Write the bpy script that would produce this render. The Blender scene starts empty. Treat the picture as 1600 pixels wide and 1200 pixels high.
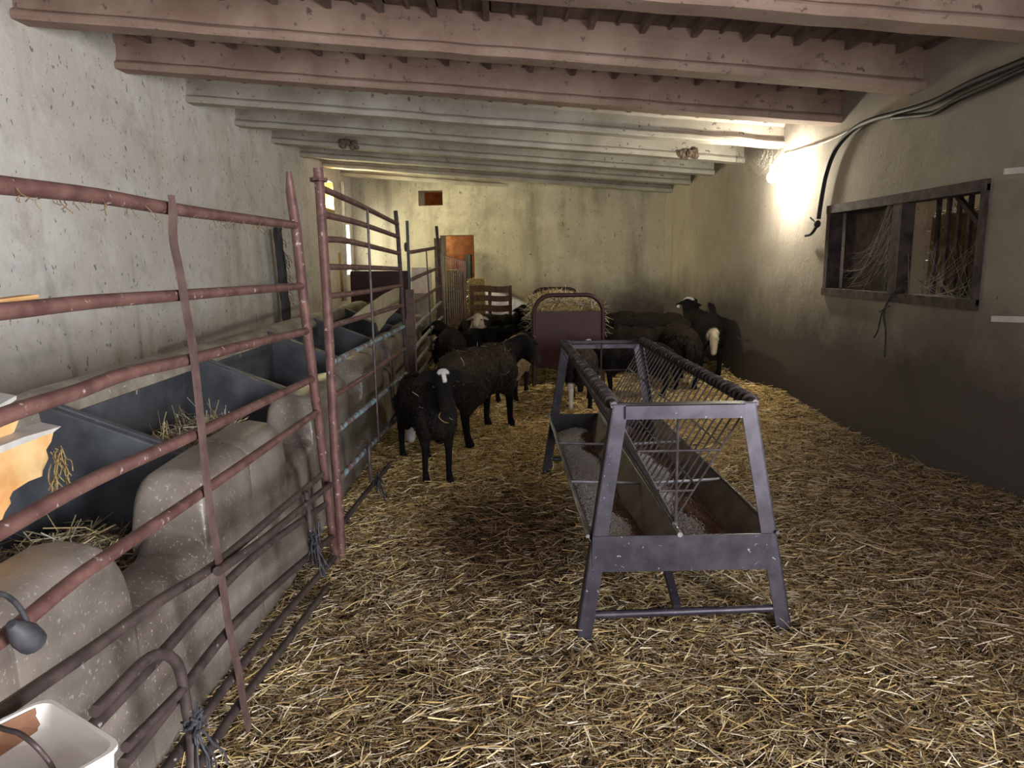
import bpy, bmesh, math, random
import numpy as np
from mathutils import Vector, Matrix
SC = bpy.context.scene
COL = SC.collection
PI = math.pi
random.seed(7); RNG = np.random.default_rng(7)

# ------------------------------------------------------------------ camera
F = 1100.0; EYE = 1.5
_d = Vector((-20, 190, -F)).normalized()
_u = Vector((-.0128, 1, (.0128*20+190)/F)); _u = (_u - _d*_u.dot(_d)).normalized()
_r = _d.cross(_u)
ROT = Matrix((_r, _d, _u))
cam_d = bpy.data.cameras.new('camera'); cam = bpy.data.objects.new('camera', cam_d); COL.objects.link(cam)
cam_d.sensor_width = 36; cam_d.lens = 36*F/1600; cam_d.clip_start = .05
cam.matrix_world = Matrix.Translation((0, 0, EYE)) @ ROT.to_4x4()
SC.camera = cam
SC.view_settings.view_transform = 'Standard'; SC.view_settings.look = 'None'
SC.view_settings.gamma = 1; SC.view_settings.use_curve_mapping = False
SC.view_settings.exposure = 0.0
SC.cycles.use_denoising = True
SC.cycles.max_bounces = 8; SC.cycles.diffuse_bounces = 5
SC.cycles.sample_clamp_indirect = 6

def ray(px, py): return ROT @ Vector((px-800, 600-py, -F))
def G(px, py, z=0.0):
    d = ray(px, py); return Vector((0, 0, EYE)) + d*((z-EYE)/d.z)
def PX(px, py, x):
    d = ray(px, py); return Vector((0, 0, EYE)) + d*(x/d.x)
def PY(px, py, y):
    d = ray(px, py); return Vector((0, 0, EYE)) + d*(y/d.y)

# ------------------------------------------------------------------ world and large lights
W = bpy.data.worlds.new('World'); SC.world = W; W.use_nodes = True
W.node_tree.nodes['Background'].inputs[0].default_value = (.80, .90, 1.0, 1)
W.node_tree.nodes['Background'].inputs[1].default_value = 2.2
def area(name, loc, target, sx, sy, power, color):
    l = bpy.data.lights.new(name, 'AREA'); l.shape = 'RECTANGLE'; l.size = sx; l.size_y = sy
    l.energy = power; l.color = color
    o = bpy.data.objects.new(name, l); COL.objects.link(o); o.location = loc
    o.rotation_euler = (Vector(target)-Vector(loc)).to_track_quat('-Z', 'Y').to_euler()
    return o
area('daylight_entrance', (1.5, -2.75, 1.15), (-1.0, 4.0, 1.3), 1.5, 2.0, 60, (.86, .92, 1.0))
area('added_side_fill', (3.34, -1.45, 1.25), (-3.2, 2.6, 1.7), 1.5, 2.0, 690, (1.0, .98, .97))  # unseen side light added to brighten the left wall and mangers
sun_d = bpy.data.lights.new('sun', 'SUN'); sun_d.energy = 28; sun_d.angle = .02; sun_d.color = (1.0, .96, .88)
sun = bpy.data.objects.new('sun', sun_d); COL.objects.link(sun); sun.rotation_euler = Vector((2.8, -.35, -1.15)).to_track_quat('-Z', 'Y').to_euler()
area('daylight_side_window', (-3.3, 12.5, 2.75), (-.9, 10.6, 1.4), .8, .45, 190, (1.0, .90, .50))
area('daylight_side_opening', (-3.45, 13.65, 1.75), (0.5, 12.9, 1.0), .6, .8, 60, (1.0, .93, .62))
area('added_store_fill', (3.42, 6.2, 2.3), (3.2, 4.9, 1.4), .2, .4, 26, (1.0, .86, .68))  # unseen light added to brighten the hay behind the window
area('added_back_room_fill', (-1.5, 15.3, 2.3), (-.8, 14.6, .8), .6, .6, 14, (1.0, .85, .65))  # unseen light added inside the closed room to brighten the doorway

# ------------------------------------------------------------------ node materials
def newmat(name):
    m = bpy.data.materials.new(name); m.use_nodes = True
    nt = m.node_tree; b = nt.nodes['Principled BSDF']
    return m, nt, b
def nnode(nt, t, **k):
    n = nt.nodes.new(t)
    for a, v in k.items(): setattr(n, a, v)
    return n
def ramp(nt, src, stops):
    r = nt.nodes.new('ShaderNodeValToRGB'); e = r.color_ramp.elements
    while len(e) < len(stops): e.new(.5)
    for el, (p, c) in zip(e, stops):
        el.position = p; el.color = (*c, 1) if len(c) == 3 else c
    nt.links.new(src, r.inputs[0]); return r.outputs[0]
def noise(nt, scale, detail=6, rough=.6, vec=None, mscale=None):
    tc = nt.nodes.new('ShaderNodeTexCoord'); n = nt.nodes.new('ShaderNodeTexNoise')
    n.inputs['Scale'].default_value = scale; n.inputs['Detail'].default_value = detail; n.inputs['Roughness'].default_value = rough
    src = tc.outputs['Object']
    if mscale:
        mp = nt.nodes.new('ShaderNodeMapping'); mp.inputs['Scale'].default_value = mscale
        nt.links.new(src, mp.inputs[0]); src = mp.outputs[0]
    nt.links.new(src, n.inputs['Vector'])
    return n.outputs['Fac']
def mixc(nt, fac, a, b, mode='MIX'):
    m = nt.nodes.new('ShaderNodeMix'); m.data_type = 'RGBA'; m.blend_type = mode
    for s, v in ((m.inputs[0], fac), (m.inputs[6], a), (m.inputs[7], b)):
        if hasattr(v, 'is_output'): nt.links.new(v, s)
        elif isinstance(v, (int, float)): s.default_value = v
        else: s.default_value = (*v, 1)
    return m.outputs[2]
def mathn(nt, op, a, b=0.0):
    m = nt.nodes.new('ShaderNodeMath'); m.operation = op
    for s, v in ((m.inputs[0], a), (m.inputs[1], b)):
        if hasattr(v, 'is_output'): nt.links.new(v, s)
        else: s.default_value = v
    return m.outputs[0]
def bump(nt, b, h, strength=.3, dist=.02):
    n = nt.nodes.new('ShaderNodeBump'); n.inputs['Strength'].default_value = strength; n.inputs['Distance'].default_value = dist
    nt.links.new(h, n.inputs['Height']); nt.links.new(n.outputs[0], b.inputs['Normal'])
def simple(name, c1, c2, scale=6, rough=.7, metal=0, bs=.25, bd=.01, pos=(.35, .65), spec=None, mscale=None, speck=None):
    m, nt, b = newmat(name)
    f = noise(nt, scale, mscale=mscale)
    c = ramp(nt, f, [(pos[0], c1), (pos[1], c2)])
    if speck:
        f2 = noise(nt, speck[0], 4, .6)
        c = mixc(nt, ramp(nt, f2, [(speck[1], (0, 0, 0)), (speck[1]+.05, (1, 1, 1))]), c, speck[2])
    nt.links.new(c, b.inputs['Base Color'])
    b.inputs['Roughness'].default_value = rough; b.inputs['Metallic'].default_value = metal
    if spec is not None: b.inputs['Specular IOR Level'].default_value = spec
    bump(nt, b, f, bs, bd)
    return m
def plaster(name, ca, cb, cstain, cgrime, grime_top=None, speck=.66, drip=.55, gsoft=.5):
    m, nt, b = newmat(name)
    big = noise(nt, .55, 7, .62)
    c = ramp(nt, big, [(.32, ca), (.68, cb)])
    dr = noise(nt, 1.6, 5, .6, mscale=(1.6, 1.6, .22))
    c = mixc(nt, ramp(nt, dr, [(drip, (0, 0, 0)), (drip+.2, (.75, .75, .75))]), c, cstain)
    med = noise(nt, 3.2, 8, .7)
    c = mixc(nt, ramp(nt, med, [(.52, (0, 0, 0)), (.75, (.55, .55, .55))]), c, cgrime)
    c = mixc(nt, ramp(nt, noise(nt, 1.3, 9, .72), [(.50, (0, 0, 0)), (.66, (.6, .6, .6))]), c, tuple(min(1, v*1.18) for v in cb))
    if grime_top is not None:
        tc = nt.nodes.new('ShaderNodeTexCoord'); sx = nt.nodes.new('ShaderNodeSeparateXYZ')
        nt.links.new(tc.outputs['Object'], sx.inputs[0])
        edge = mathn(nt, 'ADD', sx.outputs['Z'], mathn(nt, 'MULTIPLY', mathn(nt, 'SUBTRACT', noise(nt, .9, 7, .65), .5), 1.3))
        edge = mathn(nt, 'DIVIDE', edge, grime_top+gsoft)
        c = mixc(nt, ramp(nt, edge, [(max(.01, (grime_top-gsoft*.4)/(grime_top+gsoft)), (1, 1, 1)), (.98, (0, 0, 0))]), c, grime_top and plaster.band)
    sp = noise(nt, 26, 3, .5, mscale=(1, 1, .6))
    c = mixc(nt, ramp(nt, sp, [(speck, (0, 0, 0)), (speck+.05, (.8, .8, .8))]), c, tuple(v*.28 for v in ca))
    nt.links.new(c, b.inputs['Base Color']); b.inputs['Roughness'].default_value = .92
    b.inputs['Specular IOR Level'].default_value = .2
    h = mathn(nt, 'ADD', mathn(nt, 'MULTIPLY', med, 1.0), mathn(nt, 'MULTIPLY', noise(nt, 30, 5, .7), .35))
    bump(nt, b, h, .45, .03)
    return m
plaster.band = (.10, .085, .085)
M = {}
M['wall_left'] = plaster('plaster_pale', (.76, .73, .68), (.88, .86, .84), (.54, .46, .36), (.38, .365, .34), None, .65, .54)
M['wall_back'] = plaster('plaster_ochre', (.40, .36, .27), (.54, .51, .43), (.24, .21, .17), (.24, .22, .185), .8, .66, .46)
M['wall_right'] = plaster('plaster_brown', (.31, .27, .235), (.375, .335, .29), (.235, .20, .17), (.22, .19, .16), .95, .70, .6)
M['wall_front'] = plaster('plaster_plain', (.5, .48, .44), (.6, .58, .54), (.4, .38, .34), (.4, .38, .34))
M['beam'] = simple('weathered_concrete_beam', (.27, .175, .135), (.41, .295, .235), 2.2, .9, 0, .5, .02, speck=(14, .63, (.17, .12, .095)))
M['beam_pale'] = simple('pale_concrete_beam', (.38, .34, .285), (.58, .55, .48), 2.2, .9, 0, .5, .02, speck=(14, .64, (.2, .16, .13)))  # paler tone for the beams farther back
M['ceiling'] = simple('clay_ceiling_tile', (.13, .085, .075), (.24, .17, .15), 4.0, .95, 0, .5, .03)
M['manger'] = simple('worn_concrete', (.085, .066, .057), (.25, .22, .195), 2.6, .40, 0, .35, .01, pos=(.30, .68), speck=(80, .61, (.36, .335, .31)))
M['manger_in'] = simple('smooth_grey_concrete', (.030, .034, .042), (.125, .138, .162), 2.2, .42, 0, .15, .01, speck=(16, .70, (.5, .5, .5)))
M['ledge'] = simple('pale_concrete', (.22, .19, .155), (.42, .38, .32), 4.0, .6, 0, .25, .01, speck=(30, .66, (.65, .62, .56)))
M['rust'] = simple('rusty_pipe', (.080, .034, .031), (.165, .085, .074), 14, .6, .25, .6, .004, speck=(40, .64, (.40, .33, .30)))
M['rust_dark'] = simple('dark_rusty_pipe', (.036, .026, .027), (.085, .062, .060), 16, .55, .3, .5, .004, speck=(50, .66, (.32, .28, .27)))
M['rust_blue'] = simple('blue_flaked_pipe', (.16, .10, .085), (.22, .36, .44), 12, .7, .2, .4, .004, pos=(.48, .56))
M['rust_flat'] = simple('rusted_flat_bar', (.075, .042, .039), (.135, .085, .076), 16, .7, .3, .5, .004)
M['steel'] = simple('dark_feeder_steel', (.030, .026, .036), (.066, .058, .076), 9, .42, .5, .25, .003, speck=(45, .67, (.34, .33, .38)))
M['steel_rod'] = simple('grey_steel_rod', (.055, .046, .05), (.12, .10, .105), 14, .45, .6, .3, .003)
M['tray'] = simple('brown_trough_metal', (.075, .052, .044), (.155, .115, .095), 6, .6, .3, .2, .005)
M['feed_dust'] = simple('feed_dust', (.36, .29, .24), (.52, .45, .39), 30, .95, 0, .5, .004)
M['galv'] = simple('worn_edge_metal', (.17, .17, .185), (.34, .35, .375), 12, .45, .7, .2, .003)
M['maroon'] = simple('dark_red_sheet', (.034, .008, .012), (.058, .017, .021), 4, .55, .1, .15, .005)
M['wood'] = simple('brown_wood', (.10, .052, .03), (.20, .11, .07), 5, .8, 0, .4, .006, mscale=(6, 1, 1))
M['rotwood'] = simple('rotten_wood', (.030, .020, .021), (.095, .068, .066), 10, .9, 0, .8, .01)
M['darkwood'] = simple('black_old_timber', (.02, .022, .026), (.10, .11, .12), 14, .9, 0, .9, .02, mscale=(1, 1, .15))
M['orange'] = simple('orange_foam', (.62, .27, .07), (.80, .55, .27), 5, .9, 0, .5, .01, pos=(.3, .6))
M['skin'] = simple('pale_grey_skin', (.45, .43, .42), (.66, .65, .64), 8, .5, 0, .2, .003)
M['clay'] = simple('orange_clay', (.34, .13, .04), (.58, .27, .10), 7, .95, 0, .6, .02)
M['white_plastic'] = simple('white_plastic', (.70, .69, .67), (.80, .80, .79), 3, .4, 0, .05, .002, speck=(9, .66, (.6, .5, .4)))
M['brown_residue'] = simple('brown_residue', (.16, .07, .035), (.28, .14, .08), 6, .8, 0, .4, .01)
M['black_rubber'] = simple('black_rubber', (.014, .014, .018), (.05, .05, .06), 20, .6, 0, .4, .004)
M['cable'] = simple('black_cable', (.006, .006, .008), (.016, .016, .019), 10, .6, 0, .1, .002)
M['twine'] = simple('dark_twine', (.012, .012, .016), (.05, .05, .06), 40, .7, 0, .3, .002)
M['white_paint'] = simple('white_wood', (.55, .56, .58), (.75, .76, .77), 8, .7, 0, .3, .004)
M['ochre_wood'] = simple('ochre_wood', (.45, .30, .10), (.62, .46, .22), 8, .8, 0, .3, .004)
M['board'] = simple('pale_board', (.50, .45, .33), (.66, .61, .48), 5, .8, 0, .2, .004)
M['pinkbox'] = simple('faded_box_card', (.80, .62, .52), (.92, .88, .84), 9, .8, 0, .1, .003)
M['mud'] = simple('mud_nest', (.12, .085, .06), (.30, .23, .17), 40, .95, 0, 1.0, .02)
M['web'] = simple('cobweb', (.36, .33, .30), (.5, .47, .44), 20, .9)
M['soil'] = simple('trodden_litter', (.030, .020, .014), (.11, .08, .045), 9, .95, 0, 1.0, .03, pos=(.38, .66))
M['hay_core'] = simple('packed_hay', (.20, .13, .05), (.50, .38, .15), 40, .95, 0, 1.0, .03)
M['hay_dull'] = simple('old_hay', (.10, .06, .03), (.26, .17, .085), 40, .95, 0, 1.0, .03)
M['tan'] = simple('fleece_tan', (.3, .2, .12), (.48, .36, .24), 30, .95)
M['eye'] = simple('eye_dark', (.004, .004, .004), (.01, .008, .006), 5, .12, 0, 0)
M['tag_y'] = simple('yellow_plastic', (.75, .72, .10), (.85, .82, .2), 5, .5, 0, 0)
M['tag_w'] = simple('white_tag', (.8, .8, .78), (.88, .88, .86), 5, .5, 0, 0)
def colmat(name, rough=.85, transl=False, bs=0, bscale=120, spec=.3):
    m, nt, b = newmat(name)
    a = nt.nodes.new('ShaderNodeAttribute'); a.attribute_name = 'col'
    nt.links.new(a.outputs['Color'], b.inputs['Base Color']); b.inputs['Roughness'].default_value = rough
    b.inputs['Specular IOR Level'].default_value = spec
    if bs: bump(nt, b, noise(nt, bscale, 4, .7), bs, .01)
    return m
M['straw'] = colmat('straw_stalks', .6)
M['sheep'] = colmat('sheep_coat', .95, bs=.8, bscale=60, spec=.12)
M['pellet'] = colmat('feed_grain', .8)
mm, nt, b = newmat('glowing_bulb'); b.inputs['Base Color'].default_value = (1, 1, 1, 1)
b.inputs['Emission Color'].default_value = (1.0, .93, .74, 1); b.inputs['Emission Strength'].default_value = 1150
M['bulb'] = mm

# ------------------------------------------------------------------ mesh helpers
class MB:
    def __init__(s): s.v = []; s.f = []
    def add(s, vs, fs):
        o = len(s.v); s.v += [tuple(v) for v in vs]; s.f += [tuple(i+o for i in f) for f in fs]; return s
    def box(s, a, b):
        x0, y0, z0 = a; x1, y1, z1 = b
        return s.add([(x0,y0,z0),(x1,y0,z0),(x1,y1,z0),(x0,y1,z0),(x0,y0,z1),(x1,y0,z1),(x1,y1,z1),(x0,y1,z1)],
                     [(3,2,1,0),(4,5,6,7),(0,1,5,4),(1,2,6,5),(2,3,7,6),(3,0,4,7)])
    def bar(s, p0, p1, w, h, up=(0, 0, 1)):
        p0 = Vector(p0); p1 = Vector(p1); t = (p1-p0).normalized(); u = Vector(up)
        a = t.cross(u)
        if a.length < 1e-4: a = t.cross(Vector((1, 0, 0)))
        a.normalize(); u = a.cross(t).normalized(); a *= w/2; u *= h/2
        vs = [p+sx*a+sz*u for p in (p0, p1) for sx, sz in ((-1,-1),(1,-1),(1,1),(-1,1))]
        return s.add(vs, [(0,1,2,3),(7,6,5,4),(0,4,5,1),(1,5,6,2),(2,6,7,3),(3,7,4,0)])
    def tube(s, pts, r, n=8, caps=True):
        pts = [Vector(p) for p in pts]; rs = r if isinstance(r, (list, tuple)) else [r]*len(pts)
        t0 = (pts[1]-pts[0]).normalized(); ref = Vector((0, 0, 1)) if abs(t0.z) < .9 else Vector((1, 0, 0))
        a = t0.cross(ref).normalized(); vs = []; fs = []
        for i, p in enumerate(pts):
            t = (pts[min(i+1, len(pts)-1)]-pts[max(i-1, 0)]).normalized()
            a = (a - t*a.dot(t)).normalized(); bb = t.cross(a)
            for k in range(n):
                an = 2*PI*k/n; vs.append(p+(a*math.cos(an)+bb*math.sin(an))*rs[i])
        for i in range(len(pts)-1):
            for k in range(n):
                fs.append((i*n+k, i*n+(k+1)%n, (i+1)*n+(k+1)%n, (i+1)*n+k))
        if caps: fs.append(tuple(range(n-1, -1, -1))); fs.append(tuple(range((len(pts)-1)*n, len(pts)*n)))
        return s.add(vs, fs)
    def loft(s, rings, closed=True, caps=True):
        n = len(rings[0]); vs = [p for r in rings for p in r]; fs = []
        for i in range(len(rings)-1):
            for k in range(n if closed else n-1):
                fs.append((i*n+k, i*n+(k+1)%n, (i+1)*n+(k+1)%n, (i+1)*n+k))
        if caps: fs.append(tuple(range(n-1, -1, -1))); fs.append(tuple(range((len(rings)-1)*n, len(rings)*n)))
        return s.add(vs, fs)
    def ball(s, c, r, n=10, m=7):
        rx, ry, rz = r if isinstance(r, (tuple, list)) else (r, r, r); rings = []
        for i in range(m+1):
            th = max(.02, min(PI-.02, PI*i/m))
            rings.append([(c[0]+rx*math.sin(th)*math.cos(2*PI*k/n), c[1]+ry*math.sin(th)*math.sin(2*PI*k/n), c[2]-rz*math.cos(th)) for k in range(n)])
        return s.loft(rings)
    def build(s, name, mat, parent=None, base=None, smooth=False):
        if base is None: base = root_loc(parent) if parent else Vector((0, 0, 0))
        me = bpy.data.meshes.new(name); me.from_pydata([tuple(Vector(v)-base) for v in s.v], [], s.f); me.update()
        bm = bmesh.new(); bm.from_mesh(me); bmesh.ops.recalc_face_normals(bm, faces=bm.faces); bm.to_mesh(me); bm.free()
        me.materials.append(mat)
        if smooth:
            me.polygons.foreach_set('use_smooth', [True]*len(me.polygons))
            me.set_sharp_from_angle(angle=math.radians(50))
        o = bpy.data.objects.new(name, me); COL.objects.link(o)
        if parent: o.parent = parent
        else: o.location = base
        return o
def root_loc(o):
    l = Vector(o.location)
    while o.parent: o = o.parent; l = l+Vector(o.location)
    return l
def tag(o, label, cat, group=None, kind=None):
    o['label'] = label; o['category'] = cat
    if group: o['group'] = group
    if kind: o['kind'] = kind
    return o
def struct(o, label=None):
    o['kind'] = 'structure'
    if label: o['label'] = label
    return o
def thing(name, loc, label, cat, group=None):
    o = bpy.data.objects.new(name, None); COL.objects.link(o); o.location = loc; o.empty_display_size = .1
    return tag(o, label, cat, group)
def arc(p, n=6): return p
def smoothpath(pts, k=5):
    pts = [Vector(p) for p in pts]; out = []
    for i in range(len(pts)-1):
        p0 = pts[max(i-1, 0)]; p1 = pts[i]; p2 = pts[i+1]; p3 = pts[min(i+2, len(pts)-1)]
        for j in range(k):
            t = j/k
            out.append(.5*((2*p1)+(p2-p0)*t+(2*p0-5*p1+4*p2-p3)*t*t+(3*p1-p0-3*p2+p3)*t**3))
    out.append(pts[-1]); return out
def rawmesh(name, V, Q, mat, col=None, parent=None, loc=(0, 0, 0), smooth=False):
    V = np.asarray(V, np.float32); Q = np.asarray(Q, np.int32)
    me = bpy.data.meshes.new(name); k = Q.shape[1]
    me.vertices.add(len(V)); me.vertices.foreach_set('co', V.ravel())
    me.loops.add(Q.size); me.loops.foreach_set('vertex_index', Q.ravel())
    me.polygons.add(len(Q)); me.polygons.foreach_set('loop_start', np.arange(0, Q.size, k, dtype=np.int32))
    me.update(calc_edges=True)
    if smooth: me.polygons.foreach_set('use_smooth', np.ones(len(Q), bool))
    if col is not None:
        a = me.color_attributes.new('col', 'FLOAT_COLOR', 'POINT')
        a.data.foreach_set('color', np.c_[np.asarray(col, np.float32), np.ones(len(V), np.float32)].ravel())
    me.materials.append(mat)
    o = bpy.data.objects.new(name, me); COL.objects.link(o); o.location = loc
    if parent: o.parent = parent
    return o
PAL = np.array([(.66,.52,.25),(.74,.63,.38),(.86,.80,.62),(.48,.36,.18),(.24,.16,.09),(.92,.89,.80),(.10,.07,.045),(.60,.54,.40)])
def stalks(pos, az, pitch, L, w, pal=PAL, wt=None, dark=1.0, bend=.25, rng=RNG):
    """V-folded bent stalks; returns verts, quads, colours"""
    n = len(pos); dirv = np.c_[np.cos(az)*np.cos(pitch), np.sin(az)*np.cos(pitch), np.sin(pitch)]
    side = np.c_[-np.sin(az), np.cos(az), np.zeros(n)]
    upv = np.cross(dirv, side)*-1; upv[upv[:, 2] < 0] *= -1
    roll = rng.uniform(-1.2, 1.2, n)[:, None]
    s2 = side*np.cos(roll)+upv*np.sin(roll); u2 = upv*np.cos(roll)-side*np.sin(roll)
    bd = (rng.normal(0, bend, n)*L)[:, None]*.35
    V = np.zeros((n, 3, 3, 3))
    for r, t in enumerate((-.5, 0, .5)):
        c = pos+dirv*(t*L)[:, None]+(side*.8+upv*.4)*bd*(1-abs(2*t))
        ww = (w*(1 if r < 2 else .6))[:, None]
        V[:, r, 0] = c-s2*ww/2; V[:, r, 1] = c+u2*ww*.38; V[:, r, 2] = c+s2*ww/2
    V = V.reshape(-1, 3)
    q = np.array([(0,1,4,3),(1,2,5,4),(3,4,7,6),(4,5,8,7)])
    Q = (np.arange(n)[:, None, None]*9+q[None]).reshape(-1, 4)
    ci = rng.choice(len(pal), n, p=wt); c = pal[ci]*rng.uniform(.75, 1.15, n)[:, None]*(np.asarray(dark) if np.ndim(dark) == 2 else np.asarray(dark).reshape(-1, 1))
    return V, Q, np.repeat(c, 9, 0)

# ------------------------------------------------------------------ the room
XR = 2.96
def xl(y): return -3.22+(y-5.17)*.04
def yb(x): return 12.72+(2.96-x)*.25
def zbeam(x): return 2.64+(2.96-x)*.0805
def wall(name, p0, p1, z1, openings, thick, mat, label):
    """slab from p0 to p1 (plan), thickness to the right-hand outside; openings (s0,s1,z0,z1)"""
    p0 = Vector((*p0, 0)); p1 = Vector((*p1, 0)); L = (p1-p0).length; t = (p1-p0)/L; nrm = Vector((t.y, -t.x, 0))*thick
    ss = sorted({0, L, *[o[0] for o in openings], *[o[1] for o in openings]})
    zs = sorted({-.2, z1, *[o[2] for o in openings], *[o[3] for o in openings]})
    m = MB()
    for i in range(len(ss)-1):
        for j in range(len(zs)-1):
            sc, zc = (ss[i]+ss[i+1])/2, (zs[j]+zs[j+1])/2
            if any(o[0] < sc < o[1] and o[2] < zc < o[3] for o in openings): continue
            q = []
            for off in (Vector((0, 0, 0)), nrm):
                for s_, z_ in ((ss[i], zs[j]), (ss[i+1], zs[j]), (ss[i+1], zs[j+1]), (ss[i], zs[j+1])):
                    q.append(p0+t*s_+off+Vector((0, 0, z_)))
            m.add(q, [(0,1,2,3),(7,6,5,4),(0,4,5,1),(1,5,6,2),(2,6,7,3),(3,7,4,0)])
    return struct(m.build(name, mat), label)
WY0, WY1, WZ0, WZ1 = 4.34, 6.40, 1.20, 1.93
# right wall runs from the back to the front so that its outside lies at +x
FY = -2.7
wall('wall_right', (XR, FY), (XR, 12.9), 3.7, [(WY0-FY, WY1-FY, WZ0, WZ1), (.5, 2.0, .0, 2.25)], .30, M['wall_right'], 'brown stained plaster wall on the right')  # second opening, out of view, is added to let the side fill in
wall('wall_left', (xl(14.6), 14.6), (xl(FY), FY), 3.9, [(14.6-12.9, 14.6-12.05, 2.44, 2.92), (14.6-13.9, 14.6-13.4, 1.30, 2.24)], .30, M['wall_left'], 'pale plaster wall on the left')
bl = Vector((-3.2, yb(-3.2))); br = Vector((3.2, yb(3.2)))
def sback(x): return (Vector((3.2, yb(3.2)))-Vector((x, yb(x)))).length
# back wall from right to left puts the outside at +y
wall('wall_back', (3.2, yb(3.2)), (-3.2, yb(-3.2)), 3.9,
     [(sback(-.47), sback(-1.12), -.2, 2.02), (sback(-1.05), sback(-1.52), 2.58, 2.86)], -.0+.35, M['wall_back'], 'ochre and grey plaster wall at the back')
wall('wall_front', (-3.8, FY), (3.3, FY), 3.9, [(.8+3.8, 2.3+3.8, 0, 2.2)], .3, M['wall_front'], 'plaster wall with an entrance behind the viewer')

# fix for the winding of the front wall: nothing of it is in view

# ceiling of clay planks resting on the beams, ribs across the planks
m = MB(); NX = 20; xs = [-3.9+i*.352 for i in range(21)]
for i in range(20):
    x0, x1 = xs[i], xs[i+1]-.012; z0, z1 = zbeam(x0)+.275, zbeam(x1)+.275
    m.add([(x0,FY-.3,z0),(x1,FY-.3,z1),(x1,15,z1),(x0,15,z0),(x0,FY-.3,z0+.1),(x1,FY-.3,z1+.1),(x1,15,z1+.1),(x0,15,z0+.1)],
          [(3,2,1,0),(4,5,6,7),(0,1,5,4),(1,2,6,5),(2,3,7,6),(3,0,4,7)])
    xr = x1-.02
    for xa in (xr, x0+.15):
        za = zbeam(xa)+.275; d = .055 if xa == xr else .02
        m.box((xa-(.02 if xa == xr else .01), FY-.3, za-d), (xa+(.02 if xa == xr else .01), 15, za+.02))
m.box((-4.2, FY-.6, 3.75), (3.6, 15.3, 3.85))
struct(m.build('ceiling', M['ceiling']), 'ribbed clay plank ceiling')

BY = [2.77, 3.97, 5.17, 6.37, 7.60, 8.80, 10.0, 11.2, 12.35, 13.5]
prof = [(-.085,0),(.085,0),(.092,.012),(.092,.045),(.084,.058),(.05,.08),(.045,.20),(.075,.225),(.078,.29),(-.078,.29),(-.075,.225),(-.045,.20),(-.05,.08),(-.084,.058),(-.092,.045),(-.092,.012)]
ORD = ['', 'nearest', 'second nearest', 'third', 'fourth', 'fifth', 'sixth', 'seventh', 'third last', 'second last', 'last']
for i, y in enumerate(BY):
    if i == 0: continue
    m = MB(); x0 = xl(y)-.05; x1 = XR+.05 if y < 13 else .95
    n = 24; rings = []; rg = random.Random(i)
    for k in range(n+1):
        x = x0+(x1-x0)*k/n; jz = rg.uniform(-.004, .004)
        rings.append([(x, y+a+rg.uniform(-.003, .003), zbeam(x)+c+jz) for a, c in prof])
    m.loft(rings)
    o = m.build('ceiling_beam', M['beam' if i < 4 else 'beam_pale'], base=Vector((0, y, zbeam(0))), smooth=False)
    lab = {1: 'nearest concrete ceiling beam, cut off by the top edge of the photo', 2: 'second nearest concrete ceiling beam, crossing from the upper left corner',
           3: 'third concrete ceiling beam from the camera', 4: 'fourth concrete ceiling beam from the camera, its right end above the bulb', 5: 'fifth concrete ceiling beam, with a mud nest near its right end',
           6: 'sixth concrete ceiling beam, with a mud nest near its left end', 7: 'seventh concrete ceiling beam from the camera', 8: 'second last concrete ceiling beam towards the back wall', 9: 'last short concrete ceiling beam, running into the back wall'}[i]
    tag(o, lab, 'beam', 'concrete ceiling beams')

# floor with trodden litter
def fh(x, y):
    z = .018*np.sin(x*2.3+.7)*np.cos(y*1.7)+.014*np.sin(x*5.1+y*3.3)+.008*np.sin(x*11+y*7)
    rise = np.clip((x-2.45)/.5, 0, 1)
    return z-.012+rise*rise*(.09+.03*np.sin(y*2.1))*np.clip((y-1)/2, 0, 1)
gx = np.linspace(-3.6, 3.2, 110); gy = np.linspace(FY-.2, 15, 240)
X_, Y_ = np.meshgrid(gx, gy); Z_ = fh(X_, Y_); Z_[X_ < -1.05] = -.02
V = np.stack([X_, Y_, Z_], -1).reshape(-1, 3); nx = len(gx); ii, jj = np.meshgrid(np.arange(len(gy)-1), np.arange(nx-1), indexing='ij')
a0 = (ii*nx+jj).ravel(); Q = np.stack([a0, a0+1, a0+1+nx, a0+nx], 1)
struct(rawmesh('floor', V, Q, M['soil'], smooth=True), 'trodden barn floor under the straw')

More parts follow.
